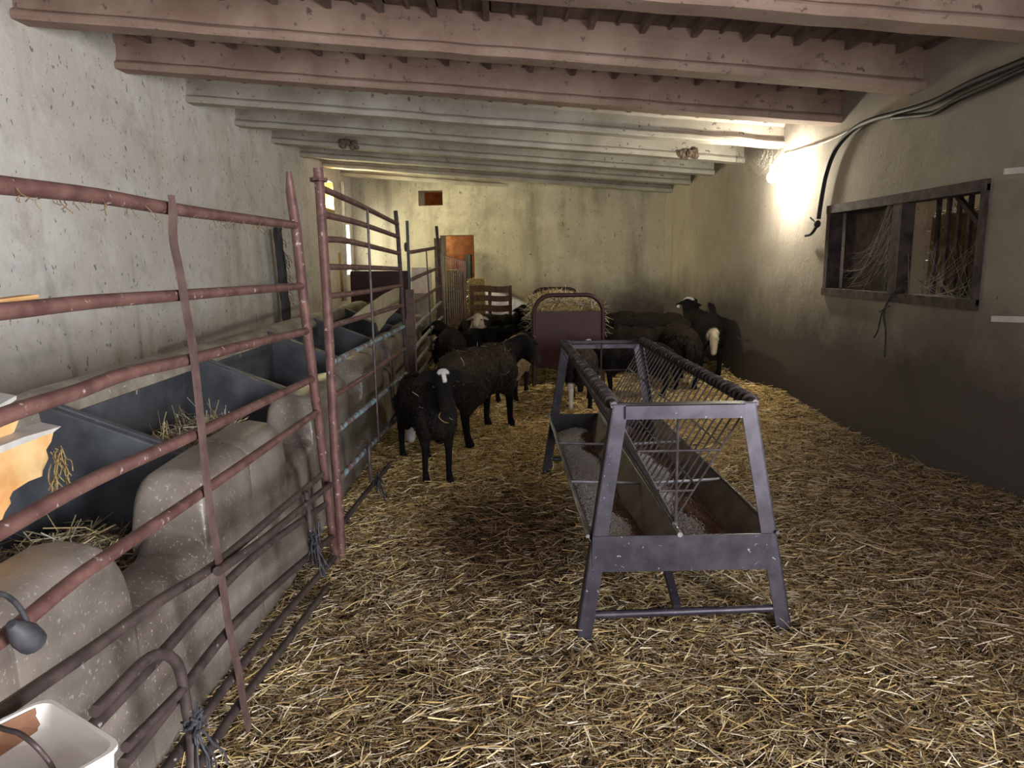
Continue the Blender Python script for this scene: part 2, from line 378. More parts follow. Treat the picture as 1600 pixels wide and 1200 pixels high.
# straw litter: nobody could count it
def litter():
    P = []; parts = []
    for y0, y1, dens, wmin, wmax in ((1.2, 2.6, 9000, .0018, .0050), (2.6, 4.2, 7500, .0020, .0052), (4.2, 6.5, 7000, .0028, .0065), (6.5, 9.5, 4500, .0045, .009), (9.5, 13.2, 1700, .006, .011)):
        xw0 = -1.03; xw1 = min(2.93, .75*y1+.5); n = int((xw1-xw0)*(y1-y0)*dens)
        x = RNG.uniform(xw0, xw1, n); y = RNG.uniform(y0, y1, n)
        # patches trodden thin; the oval also stands for the feeder's shadow
        th = np.sin(x*2.1+1.3)*np.sin(y*1.9+.4)+.6*np.sin(x*4.7-y*3.1)
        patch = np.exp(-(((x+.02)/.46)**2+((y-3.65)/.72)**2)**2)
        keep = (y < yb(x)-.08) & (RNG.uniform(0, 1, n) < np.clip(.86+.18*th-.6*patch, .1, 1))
        x, y, patch = x[keep], y[keep], patch[keep]; n = len(x)
        z = fh(x, y)+np.abs(RNG.normal(0, .016, n))+.004
        az = RNG.uniform(0, 2*PI, n)+.0; az = np.where(RNG.uniform(0, 1, n) < .18, RNG.normal(.25, .5, n), az)
        L = np.clip(RNG.lognormal(-2.85, .55, n), .02, .22)
        pit = RNG.normal(0, .16, n)
        up = RNG.uniform(0, 1, n) < .02
        pit[up] = RNG.uniform(.4, 1.0, up.sum())
        w = RNG.uniform(wmin, wmax, n)
        bulb_gold = np.clip((y-3.2)/2.5, 0, 1)[:, None]
        tint = np.array([.82, .76, .68])*(1-bulb_gold)+np.array([1.30, 1.16, .80])*bulb_gold  # bulb's warm glow put into the straw colour towards the back
        mud = (np.clip((x-1.25-.35*np.sin(y*1.3))/1.2, 0, 1)*np.clip((7.5-y)/2, 0, 1))[:, None]; tint = tint*(1-mud)+np.array([.56, .47, .41])*mud  # straw tinted browner and darker towards the right wall
        wet_shade = (patch*RNG.uniform(.6, 1, n))[:, None]; tint = tint*(1-wet_shade)+np.array([.26, .16, .11])*wet_shade  # dark wet litter, with the feeder's shadow painted into the straw colour
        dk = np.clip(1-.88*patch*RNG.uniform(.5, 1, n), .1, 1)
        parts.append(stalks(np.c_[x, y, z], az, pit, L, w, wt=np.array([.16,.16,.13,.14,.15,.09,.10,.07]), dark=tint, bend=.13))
    return parts
def merge(parts):
    off = 0; Vs, Qs, Cs = [], [], []
    for v, q, c in parts: Vs.append(v); Qs.append(q+off); Cs.append(c); off += len(v)
    return np.concatenate(Vs), np.concatenate(Qs), np.concatenate(Cs)
o = rawmesh('straw_bedding', *merge(litter())[:2], M['straw'], None) if False else None
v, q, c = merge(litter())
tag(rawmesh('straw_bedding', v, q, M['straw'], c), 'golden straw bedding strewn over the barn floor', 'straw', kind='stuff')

# ------------------------------------------------------------------ right-hand window with rotten frame, dim store behind
wf = struct(MB().box((XR-.03, WY0-.02, WZ0-.03), (XR+.10, WY1+.02, WZ0+.035)).box((XR-.025, WY0-.02, WZ1-.04), (XR+.10, WY1+.02, WZ1+.03))
            .box((XR-.02, WY0-.02, WZ0), (XR+.1, WY0+.035, WZ1)).box((XR-.02, WY1-.045, WZ0), (XR+.1, WY1+.02, WZ1)).build('window_1', M['rotwood']), 'rotten framed window opening in the right wall')
MB().box((XR-.02, 5.22, WZ0), (XR+.08, 5.34, WZ1)).build('mullion', M['rotwood'], wf)
for k in range(6):
    y = 4.48+k*.115
    mb = MB().bar((XR+.16, y, WZ0-.05), (XR+.16, y+.015, WZ1+.02), .022, .03, (0, 1, 0)); mb.build('window_slat', M['rotwood'], wf)
MB().bar((XR+.12, 4.45, 1.62), (XR+.12, 4.85, WZ1), .03, .03).build('brace', M['rotwood'], wf)
for y in (5.50, 5.58):
    MB().box((XR+.10, y, WZ0), (XR+.13, y+.035, WZ1)).build('sash_stile', M['darkwood'], wf)
MB().box((XR+.14, 5.66, WZ0), (XR+.17, 6.38, WZ1)).build('shutter_board', M['rotwood'], wf)
# store room behind the window
sm = MB(); sm.box((XR+1.6, 3.2, 0), (XR+1.7, 7.6, 2.9)); sm.box((XR+.3, 3.1, 0), (XR+1.7, 3.2, 2.9)); sm.box((XR+.3, 7.6, 0), (XR+1.7, 7.7, 2.9)); sm.box((XR+.3, 3.1, 2.9), (XR+1.7, 7.7, 3.0)); sm.box((XR+.3, 3.1, -.1), (XR+1.7, 7.7, 0))
struct(sm.build('wall_store', M['wall_front']), 'dim store behind the window')
def bale(loc, size, label, mat, pal, wt, nst, dark, name='hay_bale', group=None):
    x, y, z = loc; sx, sy, sz = size
    core = MB(); rings = []
    for k in range(9):
        t = k/8
        rings.append([(x+sx*(a-.5)*(1-.04*math.sin(9*t+a*5)), y+sy*(t-.5), z+sz*b_*(1-.03*math.cos(7*t+b_*4))) for a, b_ in ((0,.04),(.04,0),(.5,-.0),(.96,0),(1,.04),(1.01,.5),(1,.96),(.96,1),(.5,1.01),(.04,1),(0,.96),(-.01,.5))])
    core.loft(rings)
    o = core.build(name, mat, base=Vector((x, y, z)))
    P = []
    for i in range(nst):
        f = random.randrange(5); u, v_ = random.random()-.5, random.random()
        P.append({0: (-.51, u, v_), 1: (.51, u, v_), 2: (u, -.5, v_), 3: (u, .5, v_), 4: (u, v_-.5, 1.0)}[f])
    P = np.array(P)*np.array(size)+np.array([0, 0, 0])
    vv, qq, cc = stalks(P, RNG.uniform(0, 6.28, nst), RNG.normal(0, .6, nst), RNG.uniform(.05, .2, nst), RNG.uniform(.004, .008, nst), pal, wt, dark)
    s_ = rawmesh('loose_stalks', vv, qq, M['straw'], cc, parent=o); s_['kind'] = 'stuff'
    return tag(o, label, 'hay', group)
bale((XR+.52, 4.85, .9), (.5, .95, .92), 'brown hay bale behind the slats of the right window', M['hay_dull'], PAL*.55+np.array([.12, .04, 0]), None, 900, .8)

# cobwebs in the window
def strands(name, anchor_fn, n, sag, r, label, seed):
    rg = random.Random(seed); mb = MB()
    for i in range(n):
        a, b_ = anchor_fn(rg)
        a, b_ = Vector(a), Vector(b_); mid = (a+b_)/2-Vector((0, 0, sag*(a-b_).length))
        mb.tube(smoothpath([a, mid, b_], 4), r*rg.uniform(.6, 1.4), 4)
    return tag(mb.build(name, M['web'], base=Vector(mb.v[0])), label, 'cobweb')
strands('cobweb', lambda g: ((XR+.0, g.uniform(5.25, 5.45), g.choice((WZ1-.03, g.uniform(1.5, 1.9)))), (XR-.0+.05, g.uniform(5.2, 6.3), g.uniform(WZ0+.03, 1.55))), 60, .12, .0009, 'dusty cobweb hanging across the left half of the right window', 3)
strands('cobweb', lambda g: ((XR+.02, g.uniform(4.4, 5.2), WZ0+.04), (XR+.05, g.uniform(4.4, 5.25), g.uniform(1.3, 1.6))), 50, .05, .0008, 'dusty cobweb low in the right half of the right window', 4)

mb = MB(); p = [PX(1400, 455, XR-.02), PX(1392, 462, XR-.04), PX(1381, 490, XR-.03), PX(1384, 520, XR-.03), PX(1382, 558, XR-.03)]
mb.tube(smoothpath(p), .007, 6); mb.tube(smoothpath([PX(1392, 462, XR-.04), PX(1378, 490, XR-.035), PX(1372, 515, XR-.03), PX(1366, 527, XR-.03)]), .006, 6); mb.tube(smoothpath([PX(1374, 487, XR-.03), PX(1382, 482, XR-.045), PX(1391, 478, XR-.03)]), .006, 6)
tag(mb.build('twine', M['twine'], base=p[0]), 'dark twine tied to the sill of the right window, ends hanging', 'string')

# cables on the right wall
pts = [PX(a, b_, XR-.045) for a, b_ in ((1640, 80), (1600, 95), (1520, 128), (1460, 158), (1410, 174), (1360, 188), (1330, 205), (1305, 235), (1291, 272), (1284, 308), (1279, 342))]
c1 = tag(MB().tube(smoothpath(pts), .020, 10).build('cable', M['cable'], base=pts[5], smooth=True), 'thick black hose running down the right wall beside the window', 'cable')
MB().ball(PX(1277, 350, XR-.05), (.03, .035, .035)).tube(smoothpath([PX(1277, 352, XR-.05), PX(1268, 365, XR-.06), PX(1259, 368, XR-.05)]), .014, 8).tube([PX(1275, 348, XR-.05), PX(1266, 340, XR-.07)], .007, 6).build('tied_end', M['cable'], c1, smooth=True)
pts = [PX(a, b_, XR-.05) for a, b_ in ((1640, 92), (1600, 109), (1545, 134), (1500, 154), (1460, 176), (1425, 181), (1395, 184))]
tag(MB().tube(smoothpath(pts), .017, 10).build('cable', M['cable'], base=pts[3], smooth=True), 'second black cable sagging below the thick hose at upper right', 'cable')
BULB = PX(1206, 277, XR-.22)
pts = [PX(1330, 203, XR-.03), PX(1290, 222, XR-.03), PX(1240, 239, XR-.03), PX(1212, 249, XR-.06), BULB+Vector((0, 0, .12))]
tag(MB().tube(smoothpath(pts), .006, 6).build('lamp_wire', M['white_paint'], base=pts[1]), 'thin pale wire leading to the glowing bulb', 'wire')
lb = thing('light_bulb', BULB, 'glowing bare bulb on the right wall below the beams', 'lamp')
MB().ball(BULB, (.045, .045, .055), 16, 12).build('bulb', M['bulb'], lb, smooth=True)
MB().tube([BULB+Vector((0, 0, .045)), BULB+Vector((0, 0, .07)), BULB+Vector((0, 0, .13))], [.022, .026, .024], 12).build('socket', M['white_plastic'], lb, smooth=True)
strands('cobweb', lambda g: (PX(g.uniform(1150, 1235), g.uniform(232, 245), XR-.1), PX(g.uniform(1175, 1215), g.uniform(238, 262), XR-g.uniform(.03, .2))), 60, .15, .0011, 'cobweb threads around the bulb under the beam', 9)

for (a, b_), lab in ((((1571, 268), (1625, 264)), 'short white batten high on the right wall, cut by the photo edge'), (((1551, 498), (1625, 500)), 'short white batten on the right wall below the window level')):
    tag(MB().bar(PX(*a, XR-.005), PX(*b_, XR-.005), .02, .035).build('wall_batten', M['white_paint'], base=PX(*a, XR)), lab, 'batten')
mb = MB().tube([PX(1150, 527, XR), PX(1152, 527, XR-.05), PX(1160, 532, XR-.06), PX(1170, 530, XR-.02)], .008, 6)
tag(mb.build('wall_hook', M['rust_dark'], base=PX(1150, 527, XR)), 'small rusty hook on the right wall beyond the sheep', 'hook')

# mud nests on the beams
for px, py, y, lab in ((1075, 238, 8.70, 'crumbling mud nest near the right end of a beam'), (545, 226, 9.90, 'small mud nest on a beam at the left')):
    p = PY(px, py, y); mb = MB(); rg = random.Random(int(px))
    for k in range(16): mb.ball(p+Vector((rg.uniform(-.11, .11), rg.uniform(-.02, .03), rg.uniform(-.05, .04))), rg.uniform(.025, .05), 7, 5)
    tag(mb.build('mud_nest', M['mud'], base=p), lab, 'nest')

# ------------------------------------------------------------------ left wall details
struct(MB().box((xl(12.5)-.33, 12.05, 2.40), (xl(12.5)+.02, 12.9, 2.45)).box((xl(12.9)-.3, 12.88, 2.44), (xl(12.9)+.0, 12.93, 2.92)).build('window_2', M['ochre_wood']), 'small bright opening high in the left wall')
struct(MB().box((xl(13.7)-.33, 13.36, 1.24), (xl(13.7)+.02, 13.95, 1.31)).box((xl(13.3)-.3, 13.36, 1.3), (xl(13.3)+.02, 13.41, 2.24)).build('window_3', M['white_paint']), 'bright opening at the far end of the left wall')
p0 = PX(536, 285, xl(12.9)+.09); p1 = PX(541, 470, xl(12.9)+.09)
tag(MB().bar(p0, p1, .05, .10, (0, 1, 0)).build('door_post', M['white_paint'], base=p1), 'white upright post beside the bright opening in the left wall', 'post')
p0 = PX(530, 395, xl(12.4)+.04); p1 = PX(536, 470, xl(12.4)+.04)
tag(MB().bar(p0, p1, .04, .06, (0, 1, 0)).build('wooden_strip', M['ochre_wood'], base=p1), 'ochre wooden strip on the left wall near the white post', 'strip')
t0 = PX(433, 356, -2.9); t1 = PX(449, 505, -2.9)
mb = MB(); rg = random.Random(5)
for k in range(14):
    f = k/13; mb.v += []
rings = []
for k in range(15):
    f = k/14; c = t0.lerp(t1, f)
    rings.append([(c.x+.045*math.cos(a)+rg.uniform(-.01, .01), c.y+.14*math.sin(a)+rg.uniform(-.012, .012), c.z) for a in [i*PI/4+.4 for i in range(8)]])
mb.loft(rings)
tp = tag(mb.build('timber_post', M['darkwood'], base=t1), 'blackened rough timber upright against the left wall', 'timber')
# wispy roots hanging on it
mb = MB()
for k in range(26):
    f = rg.random(); c = t0.lerp(t1, f); pp = [c+Vector((.05, 0, 0))]
    for j in range(3): pp.append(pp[-1]+Vector((.01, rg.uniform(-.02, .12), -rg.uniform(.0, .09))))
    mb.tube(smoothpath(pp, 3), .003, 4)
mb.build('dry_fibres', M['twine'], tp)['kind'] = 'stuff'

# ------------------------------------------------------------------ concrete mangers along the left
def mprof(zt, xo=-1.05, th=.26):
    r = .085; pts = [(xo+.02, -.02), (xo+.006, zt*.5)]
    for k in range(6):
        a = PI/2*k/5; pts.append((xo-r+r*math.cos(a), zt-r+r*math.sin(a)))
    pts.append((xo-th/2, zt+.008))
    for k in range(6):
        a = PI/2+PI/2*k/5; pts.append((xo-th+r+r*math.cos(a), zt-r+r*math.sin(a)))
    pts += [(xo-th, zt*.5), (xo-th, .05)]
    return pts
def ztop(s, hump=.785, cut=.53):
    if s < .385: f = 1-.03*(s/.385)**2
    elif s < .475: f = .97*max(0, 1-((s-.385)/.09)**2)**.5
    else: f = 0
    if s >= .475: return cut+.05*max(0, 1-(s-.475)/.09)**2
    return cut+.05+(hump-cut-.05)*f
def stall(y0, y1, label):
    g = .006; t = thing('manger', (-1.05, (y0+y1)/2, 0), label, 'manger', 'concrete mangers along the left side')
    ys = []
    for k in range(61):
        ys.append(y0+g+(y1-y0-2*g)*k/60)
    for e in (.385, .40, .42, .44, .452, .462, .4695, .4745, .4755, .485, .50, .52, .55):
        ys += [y0+e, y1-e]
    ys = sorted(ys)
    rings = []
    for y in ys:
        s_ = min(y-y0, y1-y); zt = ztop(s_)
        edge = max(0, .03-(s_-g))/.03 if s_ < .03 else 0
        # hump noses narrow in plan
        th = .26 if s_ < .475 else .24
        rings.append([(px_-.0*edge, y, z-.012*edge) for px_, z in mprof(zt, -1.05, th)])
    MB().loft(rings).build('front_panel', M['manger'], t, smooth=True)
    for yy, d in ((y0, 1), (y1, -1)):
        a, b_ = (yy+d*g, yy+d*.045); lo, hi = min(a, b_), max(a, b_)
        mb = MB(); pr = [(-1.22, .06), (-1.22, .68), (-1.26, .715), (-1.80, .93), (-1.88, .965), (-1.90, .06)]
        mb.loft([[(x, lo, z) for x, z in pr], [(x, lo+.004, z+.008) for x, z in pr], [(x, hi-.004, z+.008) for x, z in pr], [(x, hi, z) for x, z in pr]])
        mb.build('side_wall', M['manger_in'], t)
    mb = MB(); rings = []
    for y in np.linspace(y0+g, y1-g, 20):
        rr = []
        for x, z in [(-1.87, .06), (-1.855, .88), (-1.862, .94), (-1.89, .975), (-1.95, .995), (-2.01, .99), (-2.06, .965), (-2.08, .92), (-2.07, -.02), (-1.9, -.02)]:
            s_ = min(y-y0, y1-y); dip = .02*max(0, 1-s_/.1)
            rr.append((x, y, z-dip if z > .9 else z))
        rings.append(rr)
    MB().loft(rings).build('back_ledge', M['ledge'], t, smooth=True)
    MB().box((-1.868, y0+.045, .2), (-1.845, y1-.045, .885)).build('inner_face', M['manger_in'], t)
    MB().box((-1.90, y0+g, -.02), (-1.22, y1-g, .22)).build('basin_floor', M['manger_in'], t)
JY = [-.05, 1.40, 2.85, 4.30, 5.75, 7.20, 8.65, 10.1]
ML = ['concrete manger nearest the camera, below the torn orange panel', 'concrete manger behind the near hurdle, brown hay in it', 'concrete manger with a tuft of hay, at the upright end of the near hurdle',
      'concrete manger behind the hinge post of the tall gate', 'concrete manger under the broken pale board behind the tall gate', 'concrete manger beside the square rusty post', 'far concrete manger behind the third gate']
for i in range(7):
    if i == 0:
        stall(JY[0], JY[1], ML[0])
    else: stall(JY[i], JY[i+1], ML[i])
def hay_heap(name, c, rx, ry, rz, n, label, dark, up=.35, lmax=.28, parent=None):
    u = RNG.uniform(0, 1, n)**.5; a = RNG.uniform(0, 2*PI, n)
    x = u*np.cos(a); y = u*np.sin(a); z = (1-u**4)*RNG.uniform(.35, 1, n)
    P = np.c_[x*rx, y*ry, z*rz]
    vv, qq, cc = stalks(P, RNG.uniform(0, 6.28, n), RNG.normal(0, up, n), RNG.uniform(.08, lmax, n), RNG.uniform(.003, .006, n), dark=dark, bend=.5)
    ico = MB().ball((0, 0, -.02), (rx*.95, ry*.95, rz*.8), 20, 10)
    o_v = np.array(ico.v); k = len(vv)
    o = rawmesh(name, vv, qq, M['straw'], cc, loc=c)
    core = ico.build('packed_core', M['hay_dull'], o, base=Vector((0, 0, 0)), smooth=True)
    return tag(o, label, 'hay', kind='stuff')
hay_heap('hay', (-1.56, 2.12, .26), .31, .68, .31, 5200, 'brown hay lying in the manger behind the near hurdle', .62)
hay_heap('hay', (-1.56, 3.5, .30), .28, .55, .42, 2600, 'pale hay tuft heaped in the third manger', .95, .6)
hay_heap('hay', (-1.56, .75, .24), .28, .6, .2, 500, 'brown hay in the manger nearest the camera', .62)

# broken boards at the left edge, seen through the near hurdle
def slab_outline(name, pxs, x, dx, mat, label, cat, skin=None):
    pts = [PX(a, b_, x) for a, b_ in pxs]; base = pts[0]; n = len(pts)
    mb = MB(); vs = pts+[p+Vector((-dx, dx*.35, dx*.1)) for p in pts]
    mb.add(vs, [tuple(range(n)), tuple(range(2*n-1, n-1, -1))]+[(i, (i+1) % n, n+(i+1) % n, n+i) for i in range(n)])
    o = mb.build(name, mat, base=base)
    if skin:
        sp = [PX(a, b_, x+.006) for a, b_ in skin]; k = len(sp); sv = sp+[p+Vector((-dx-.02, dx*.35, dx*.1+.004)) for p in sp]
        MB().add(sv, [tuple(range(k)), tuple(range(2*k-1, k-1, -1))]+[(i, (i+1) % k, k+(i+1) % k, k+i) for i in range(k)]).build('pale_skin', M['skin'], o)
    return tag(o, label, cat)
slab_outline('torn_board', [(-120, 742), (0, 705), (40, 690), (84, 674), (80, 690), (72, 703), (76, 716), (67, 735), (66, 744), (45, 752), (20, 768), (15, 778), (17, 786), (8, 800), (2, 815), (-20, 860), (-60, 900), (-140, 930)], -1.32, .05, M['orange'],
             'torn orange panel with a pale skin at the left edge of the photo', 'panel', [(-120, 735), (0, 697), (40, 682), (96, 666), (84, 675), (40, 692), (0, 708), (-120, 748)])
slab_outline('torn_board', [(-120, 690), (0, 655), (22, 648), (30, 655), (22, 675), (0, 690), (-120, 725)], -1.36, .05, M['orange'],
             'upper small torn orange panel with a white edge at the left edge', 'panel', [(-120, 672), (0, 632), (26, 618), (26, 624), (0, 642), (-120, 684)])
mb = MB().bar(PX(-80, 494, -.90), PX(50, 475, -.90), .03, .036)
tag(mb.build('wooden_splinter', M['orange'], base=PX(0, 480, -.9)), 'split orange wooden stick lashed behind the second rail at the left edge', 'stick')

# ------------------------------------------------------------------ hurdle and gates
GX = -.84
def rail(pxs, x, r, mat, parent, name='rail', k=4, n=10):
    pts = [PX(a, b_, x) for a, b_ in pxs]
    if len(pts) > 2: pts = smoothpath(pts, k)
    return MB().tube(pts, r, n).build(name, mat, parent, smooth=True)
h1 = thing('metal_hurdle', G(385, 1140), 'long rusty hurdle with a bent flat upright, nearest the camera on the left', 'hurdle')
R1 = [([(-160, 268), (0, 289), (150, 306), (267, 326), (360, 339), (462, 352)], .0165), ([(-160, 497), (0, 487), (140, 472), (285, 461), (472, 447)], .0155),
      ([(-160, 730), (0, 652), (120, 612), (200, 583), (298, 561), (380, 540), (480, 517)], .0155), ([(-160, 920), (0, 830), (150, 748), (310, 676), (488, 592)], .0155),
      ([(-160, 1105), (0, 1000), (117, 905), (204, 845), (320, 766), (498, 642)], .0155), ([(-120, 1195), (0, 1113), (150, 1010), (250, 938), (337, 882), (440, 795), (503, 741)], .0145)]
for i, (p, r) in enumerate(R1): rail(p, GX, r, M['rust'] if i < 5 else M['rust_dark'], h1)
for p in ([(110, 1170), (142, 1138), (250, 1024), (344, 920), (420, 850), (509, 788)], [(193, 1194), (280, 1085), (357, 985), (430, 915), (519, 838)], [(240, 1225), (258, 1203), (371, 1048), (440, 965), (524, 870)], [(280, 1240), (306, 1203), (377, 1096), (450, 1000), (528, 895)]):
    rail(p, GX, .0145, M['rust_dark'], h1)
# bent flat upright
pts = smoothpath([PX(a, b_, GX+.022) for a, b_ in ((266, 305), (268, 335), (269, 378), (279, 425), (288, 480), (297, 530), (303, 575), (313, 670), (318, 720), (327, 800), (343, 893), (356, 980), (371, 1050), (379, 1100), (388, 1140))], 3)
mb = MB(); rings = []
for i, p in enumerate(pts):
    w = .017 if i > 3 else .009+.003*i
    rings.append([p+Vector((0, -w, 0)), p+Vector((.007, 0, 0))+Vector((0, -w, 0)), p+Vector((.007, w, 0)), p+Vector((0, w, 0))])
mb.loft(rings).build('flat_upright', M['rust_flat'], h1)
pts = [PX(a, b_, GX) for a, b_ in ((451, 268), (454, 300), (462, 352), (472, 447), (483, 540), (498, 660), (510, 760), (520, 840), (528, 890))]
MB().tube(pts, [.010, .019, .021, .021, .021, .021, .020, .020, .019], 10).build('end_post', M['rust'], h1, smooth=True)
# second, lower hurdle lying against it with rounded end
h2 = thing('low_hurdle', G(285, 1190), 'low dark pipe hurdle with a rounded end, leaning on the near hurdle', 'hurdle')
rail([(148, 1112), (180, 1080), (225, 1034), (255, 1022), (276, 1036), (285, 1064), (292, 1110), (298, 1140), (300, 1200)], GX+.035, .0135, M['rust_dark'], h2, 'rounded_end')
rail([(196, 1168), (240, 1124), (290, 1072)], GX+.035, .012, M['rust_dark'], h2)
rail([(340, 893), (420, 836), (500, 770), (517, 757)], GX+.035, .014, M['rust_dark'], h2)
rail([(478, 768), (482, 800), (487, 850), (490, 880)], GX+.03, .012, M['rust_dark'], h2, 'short_post')

def knot(px, py, x, size, label, drop=.1, seed=0, cat='string'):
    rg = random.Random(seed); c = PX(px, py, x); mb = MB()
    for k in range(12):
        pp = [c+Vector((rg.gauss(0, .012), rg.gauss(0, size), rg.gauss(0, size))) for _ in range(4)]
        mb.tube(smoothpath(pp, 4), .0035, 5)
    for k in range(6):
        pp = [c]
        for j in range(4): pp.append(pp[-1]+Vector((rg.uniform(-.0, .02), rg.gauss(0, .012), -drop/4*rg.uniform(.6, 1.3))))
        mb.tube(smoothpath(pp, 3), .003, 5)
    return tag(mb.build('twine_knot', M['twine'], base=c), label, cat)
knot(305, 1130, GX+.05, .022, 'black twine tied around the rounded end of the low hurdle', .16, 1)
knot(492, 845, GX+.05, .035, 'bunched black twine at the foot of the tall gate hinge', .16, 2)
knot(592, 752, GX+.05, .03, 'loose black twine at the bottom rail of the tall gate', .14, 3)

g2 = thing('pipe_gate', G(535, 865), 'tall rusty pipe gate with blue flaked lower rails and a collared hinge post', 'gate')
pts = [PX(a, b_, GX) for a, b_ in ((497, 262), (500, 300), (505, 380), (511, 470), (518, 600), (524, 720), (530, 800), (534, 868))]
MB().tube(pts, .0235, 12).build('hinge_post', M['rust'], g2, smooth=True)
c = PX(498, 281, GX); MB().tube([c-Vector((0, 0, .008)), c+Vector((0, 0, .008))], .042, 12).bar(c-Vector((0, .07, 0)), c, .02, .016).build('collar', M['rust'], g2)
RG = [[(500, 293), (509, 297), (565, 322), (621, 350)], [(501, 332), (509, 336), (565, 350), (622, 370)], [(509, 374), (550, 378), (623, 396)], [(510, 417), (570, 418), (624, 420)], [(511, 463), (570, 456), (627, 446)],
      [(515, 510), (570, 494), (629, 477)], [(519, 566), (575, 538), (631, 510)], [(522, 618), (580, 582), (632, 545)], [(524, 675), (580, 630), (635, 583)], [(528, 750), (580, 694), (640, 634)], [(532, 822), (580, 760), (640, 690)]]
for i, p in enumerate(RG):
    rail(p, GX, .0155 if i > 3 else .0165, M['rust_blue'] if i in (6, 8, 9) else (M['rust'] if i < 8 else M['rust_dark']), g2)
MB().tube([PX(a, b_, GX) for a, b_ in ((618, 330), (622, 370), (627, 446), (633, 540), (638, 620), (645, 700))], .0175, 10).build('latch_post', M['rust_dark'], g2, smooth=True)
MB().tube([PX(a, b_, GX+.012) for a, b_ in ((574, 328), (578, 420), (583, 520), (588, 620), (592, 690))], .0085, 8).build('thin_upright', M['steel_rod'], g2, smooth=True)
rail([(560, 700), (566, 690), (575, 692), (577, 720), (580, 752)], GX+.03, .011, M['rust_dark'], g2, 'latch_loop')
rail([(612, 620), (618, 630), (618, 645), (612, 655), (606, 668)], GX+.03, .009, M['rust_dark'], g2, 'latch_loop')

y3 = PX(640, 455, GX).y
sp = thing('square_post', (GX, y3, 0), 'square rusty steel post between the tall gate and the third gate', 'post')
p = PX(641, 452, GX); p = Vector((GX, y3, p.z))
MB().bar((GX, y3, 0), p, .065, .085, (0, 1, 0)).build('post', M['rust_flat'], sp)
MB().bar((GX+.01, y3+.13, 0), (GX+.01, y3+.13, p.z-.02), .03, .05, (0, 1, 0)).build('worn_upright', M['galv'], sp)
MB().tube([(GX, y3, p.z-.05), PX(636, 345, GX)], .014, 8).build('rod', M['darkwood'], sp, smooth=True)
c = PX(634, 386, GX); MB().tube([c+Vector((0, .06*math.cos(a), .035*math.sin(a))) for a in [i*PI/6 for i in range(13)]], .008, 6).build('wire_ring', M['steel_rod'], sp, smooth=True)

g3 = thing('pipe_gate', G(650, 620), 'third pipe gate, past the square post, beside the far mangers', 'gate')
for p in ([(641, 394), (660, 391), (686, 386)], [(643, 437), (662, 428), (687, 418)], [(645, 474), (665, 462), (688, 447)], [(648, 512), (668, 493), (689, 472)], [(649, 543), (670, 518), (692, 494)], [(650, 567), (670, 542), (692, 517)], [(651, 588), (672, 562), (692, 540)], [(652, 612), (672, 586), (693, 562)]):
    rail(p, GX, .019, M['rust'] if p[0][1] < 400 else M['ledge'] if False else M['galv'] if p[0][1] > 500 else M['rust'], g3)
MB().tube([PX(a, b_, GX) for a, b_ in ((682, 354), (687, 420), (692, 500), (696, 590))], .021, 10).build('end_post', M['rust_flat'], g3, smooth=True)
MB().tube([PX(a, b_, GX+.01) for a, b_ in ((666, 392), (671, 470), (675, 560))], .008, 6).build('thin_upright', M['steel_rod'], g3, smooth=True)

ya = PX(689, 397, GX).y
A0 = PX(689, 397, GX); A1 = PY(727, 409, ya+2.0)
mb = MB()
for k in range(12):
    t = k/11; p = A0.lerp(A1, t); mb.tube([(p.x, p.y, .02), p], .0045, 5)
for k in range(7):
    f = .03+.97*k/6; mb.tube([(A0.x, A0.y, A0.z*f), (A1.x, A1.y, A1.z*f)], .0045, 5)
tag(mb.build('wire_mesh_panel', M['galv'], base=Vector((A0.x, A0.y, 0))), 'galvanised wire mesh panel standing before the back doorway', 'mesh panel')

# ------------------------------------------------------------------ things in the far left corner
def pboard(name, pxs, y, th, mat, label, cat):
    pts = [PY(a, b_, y) for a, b_ in pxs]; n = len(pts); vs = pts+[p+Vector((0, th, 0)) for p in pts]
    o = MB().add(vs, [tuple(range(n)), tuple(range(2*n-1, n-1, -1))]+[(i, (i+1) % n, n+(i+1) % n, n+i) for i in range(n)]).build(name, mat, base=Vector((sum(p.x for p in pts)/n, y, min(p.z for p in pts))))
    return tag(o, label, cat)
pboard('metal_sheet', [(547, 424), (640, 423), (640, 560), (552, 560)], 11.6, .05, M['maroon'], 'dark red sheet standing behind the far mangers', 'sheet')
bx = PY(643, 418, 12.3); bz = PY(672, 458, 12.3)
t_ = thing('box', (bx.x, 12.3, 0), 'faded pale box standing by the bright corner behind the third gate', 'box')
MB().box((bx.x, 12.3, bz.z), (bz.x, 12.7, bx.z)).build('carton', M['pinkbox'], t_)
MB().box((bx.x-.02, 12.28, 0), (bz.x+.02, 12.72, bz.z-.004)).build('plinth', M['ledge'], t_)
d0 = PY(684, 372, 13.2)
tag(MB().box((d0.x-.07, 13.2, 0), (d0.x+.05, 13.3, d0.z)).build('door_jamb_post', M['rotwood'], base=Vector((d0.x, 13.2, 0))), 'grey timber post at the left of the back doorway', 'post')
pts = [(552, 494), (575, 476), (600, 459), (624, 447), (624, 481), (606, 498), (600, 508), (592, 518), (588, 505), (574, 498)]
pp = [PX(a, b_, -1.38) for a, b_ in pts]; n = len(pp); vs = pp+[p+Vector((-.03, .03, -.015)) for p in pp]
tag(MB().add(vs, [tuple(range(n)), tuple(range(2*n-1, n-1, -1))]+[(i, (i+1) % n, n+(i+1) % n, n+i) for i in range(n)]).build('broken_board', M['board'], base=pp[0]), 'jagged pale broken board lying over a manger behind the tall gate', 'board')

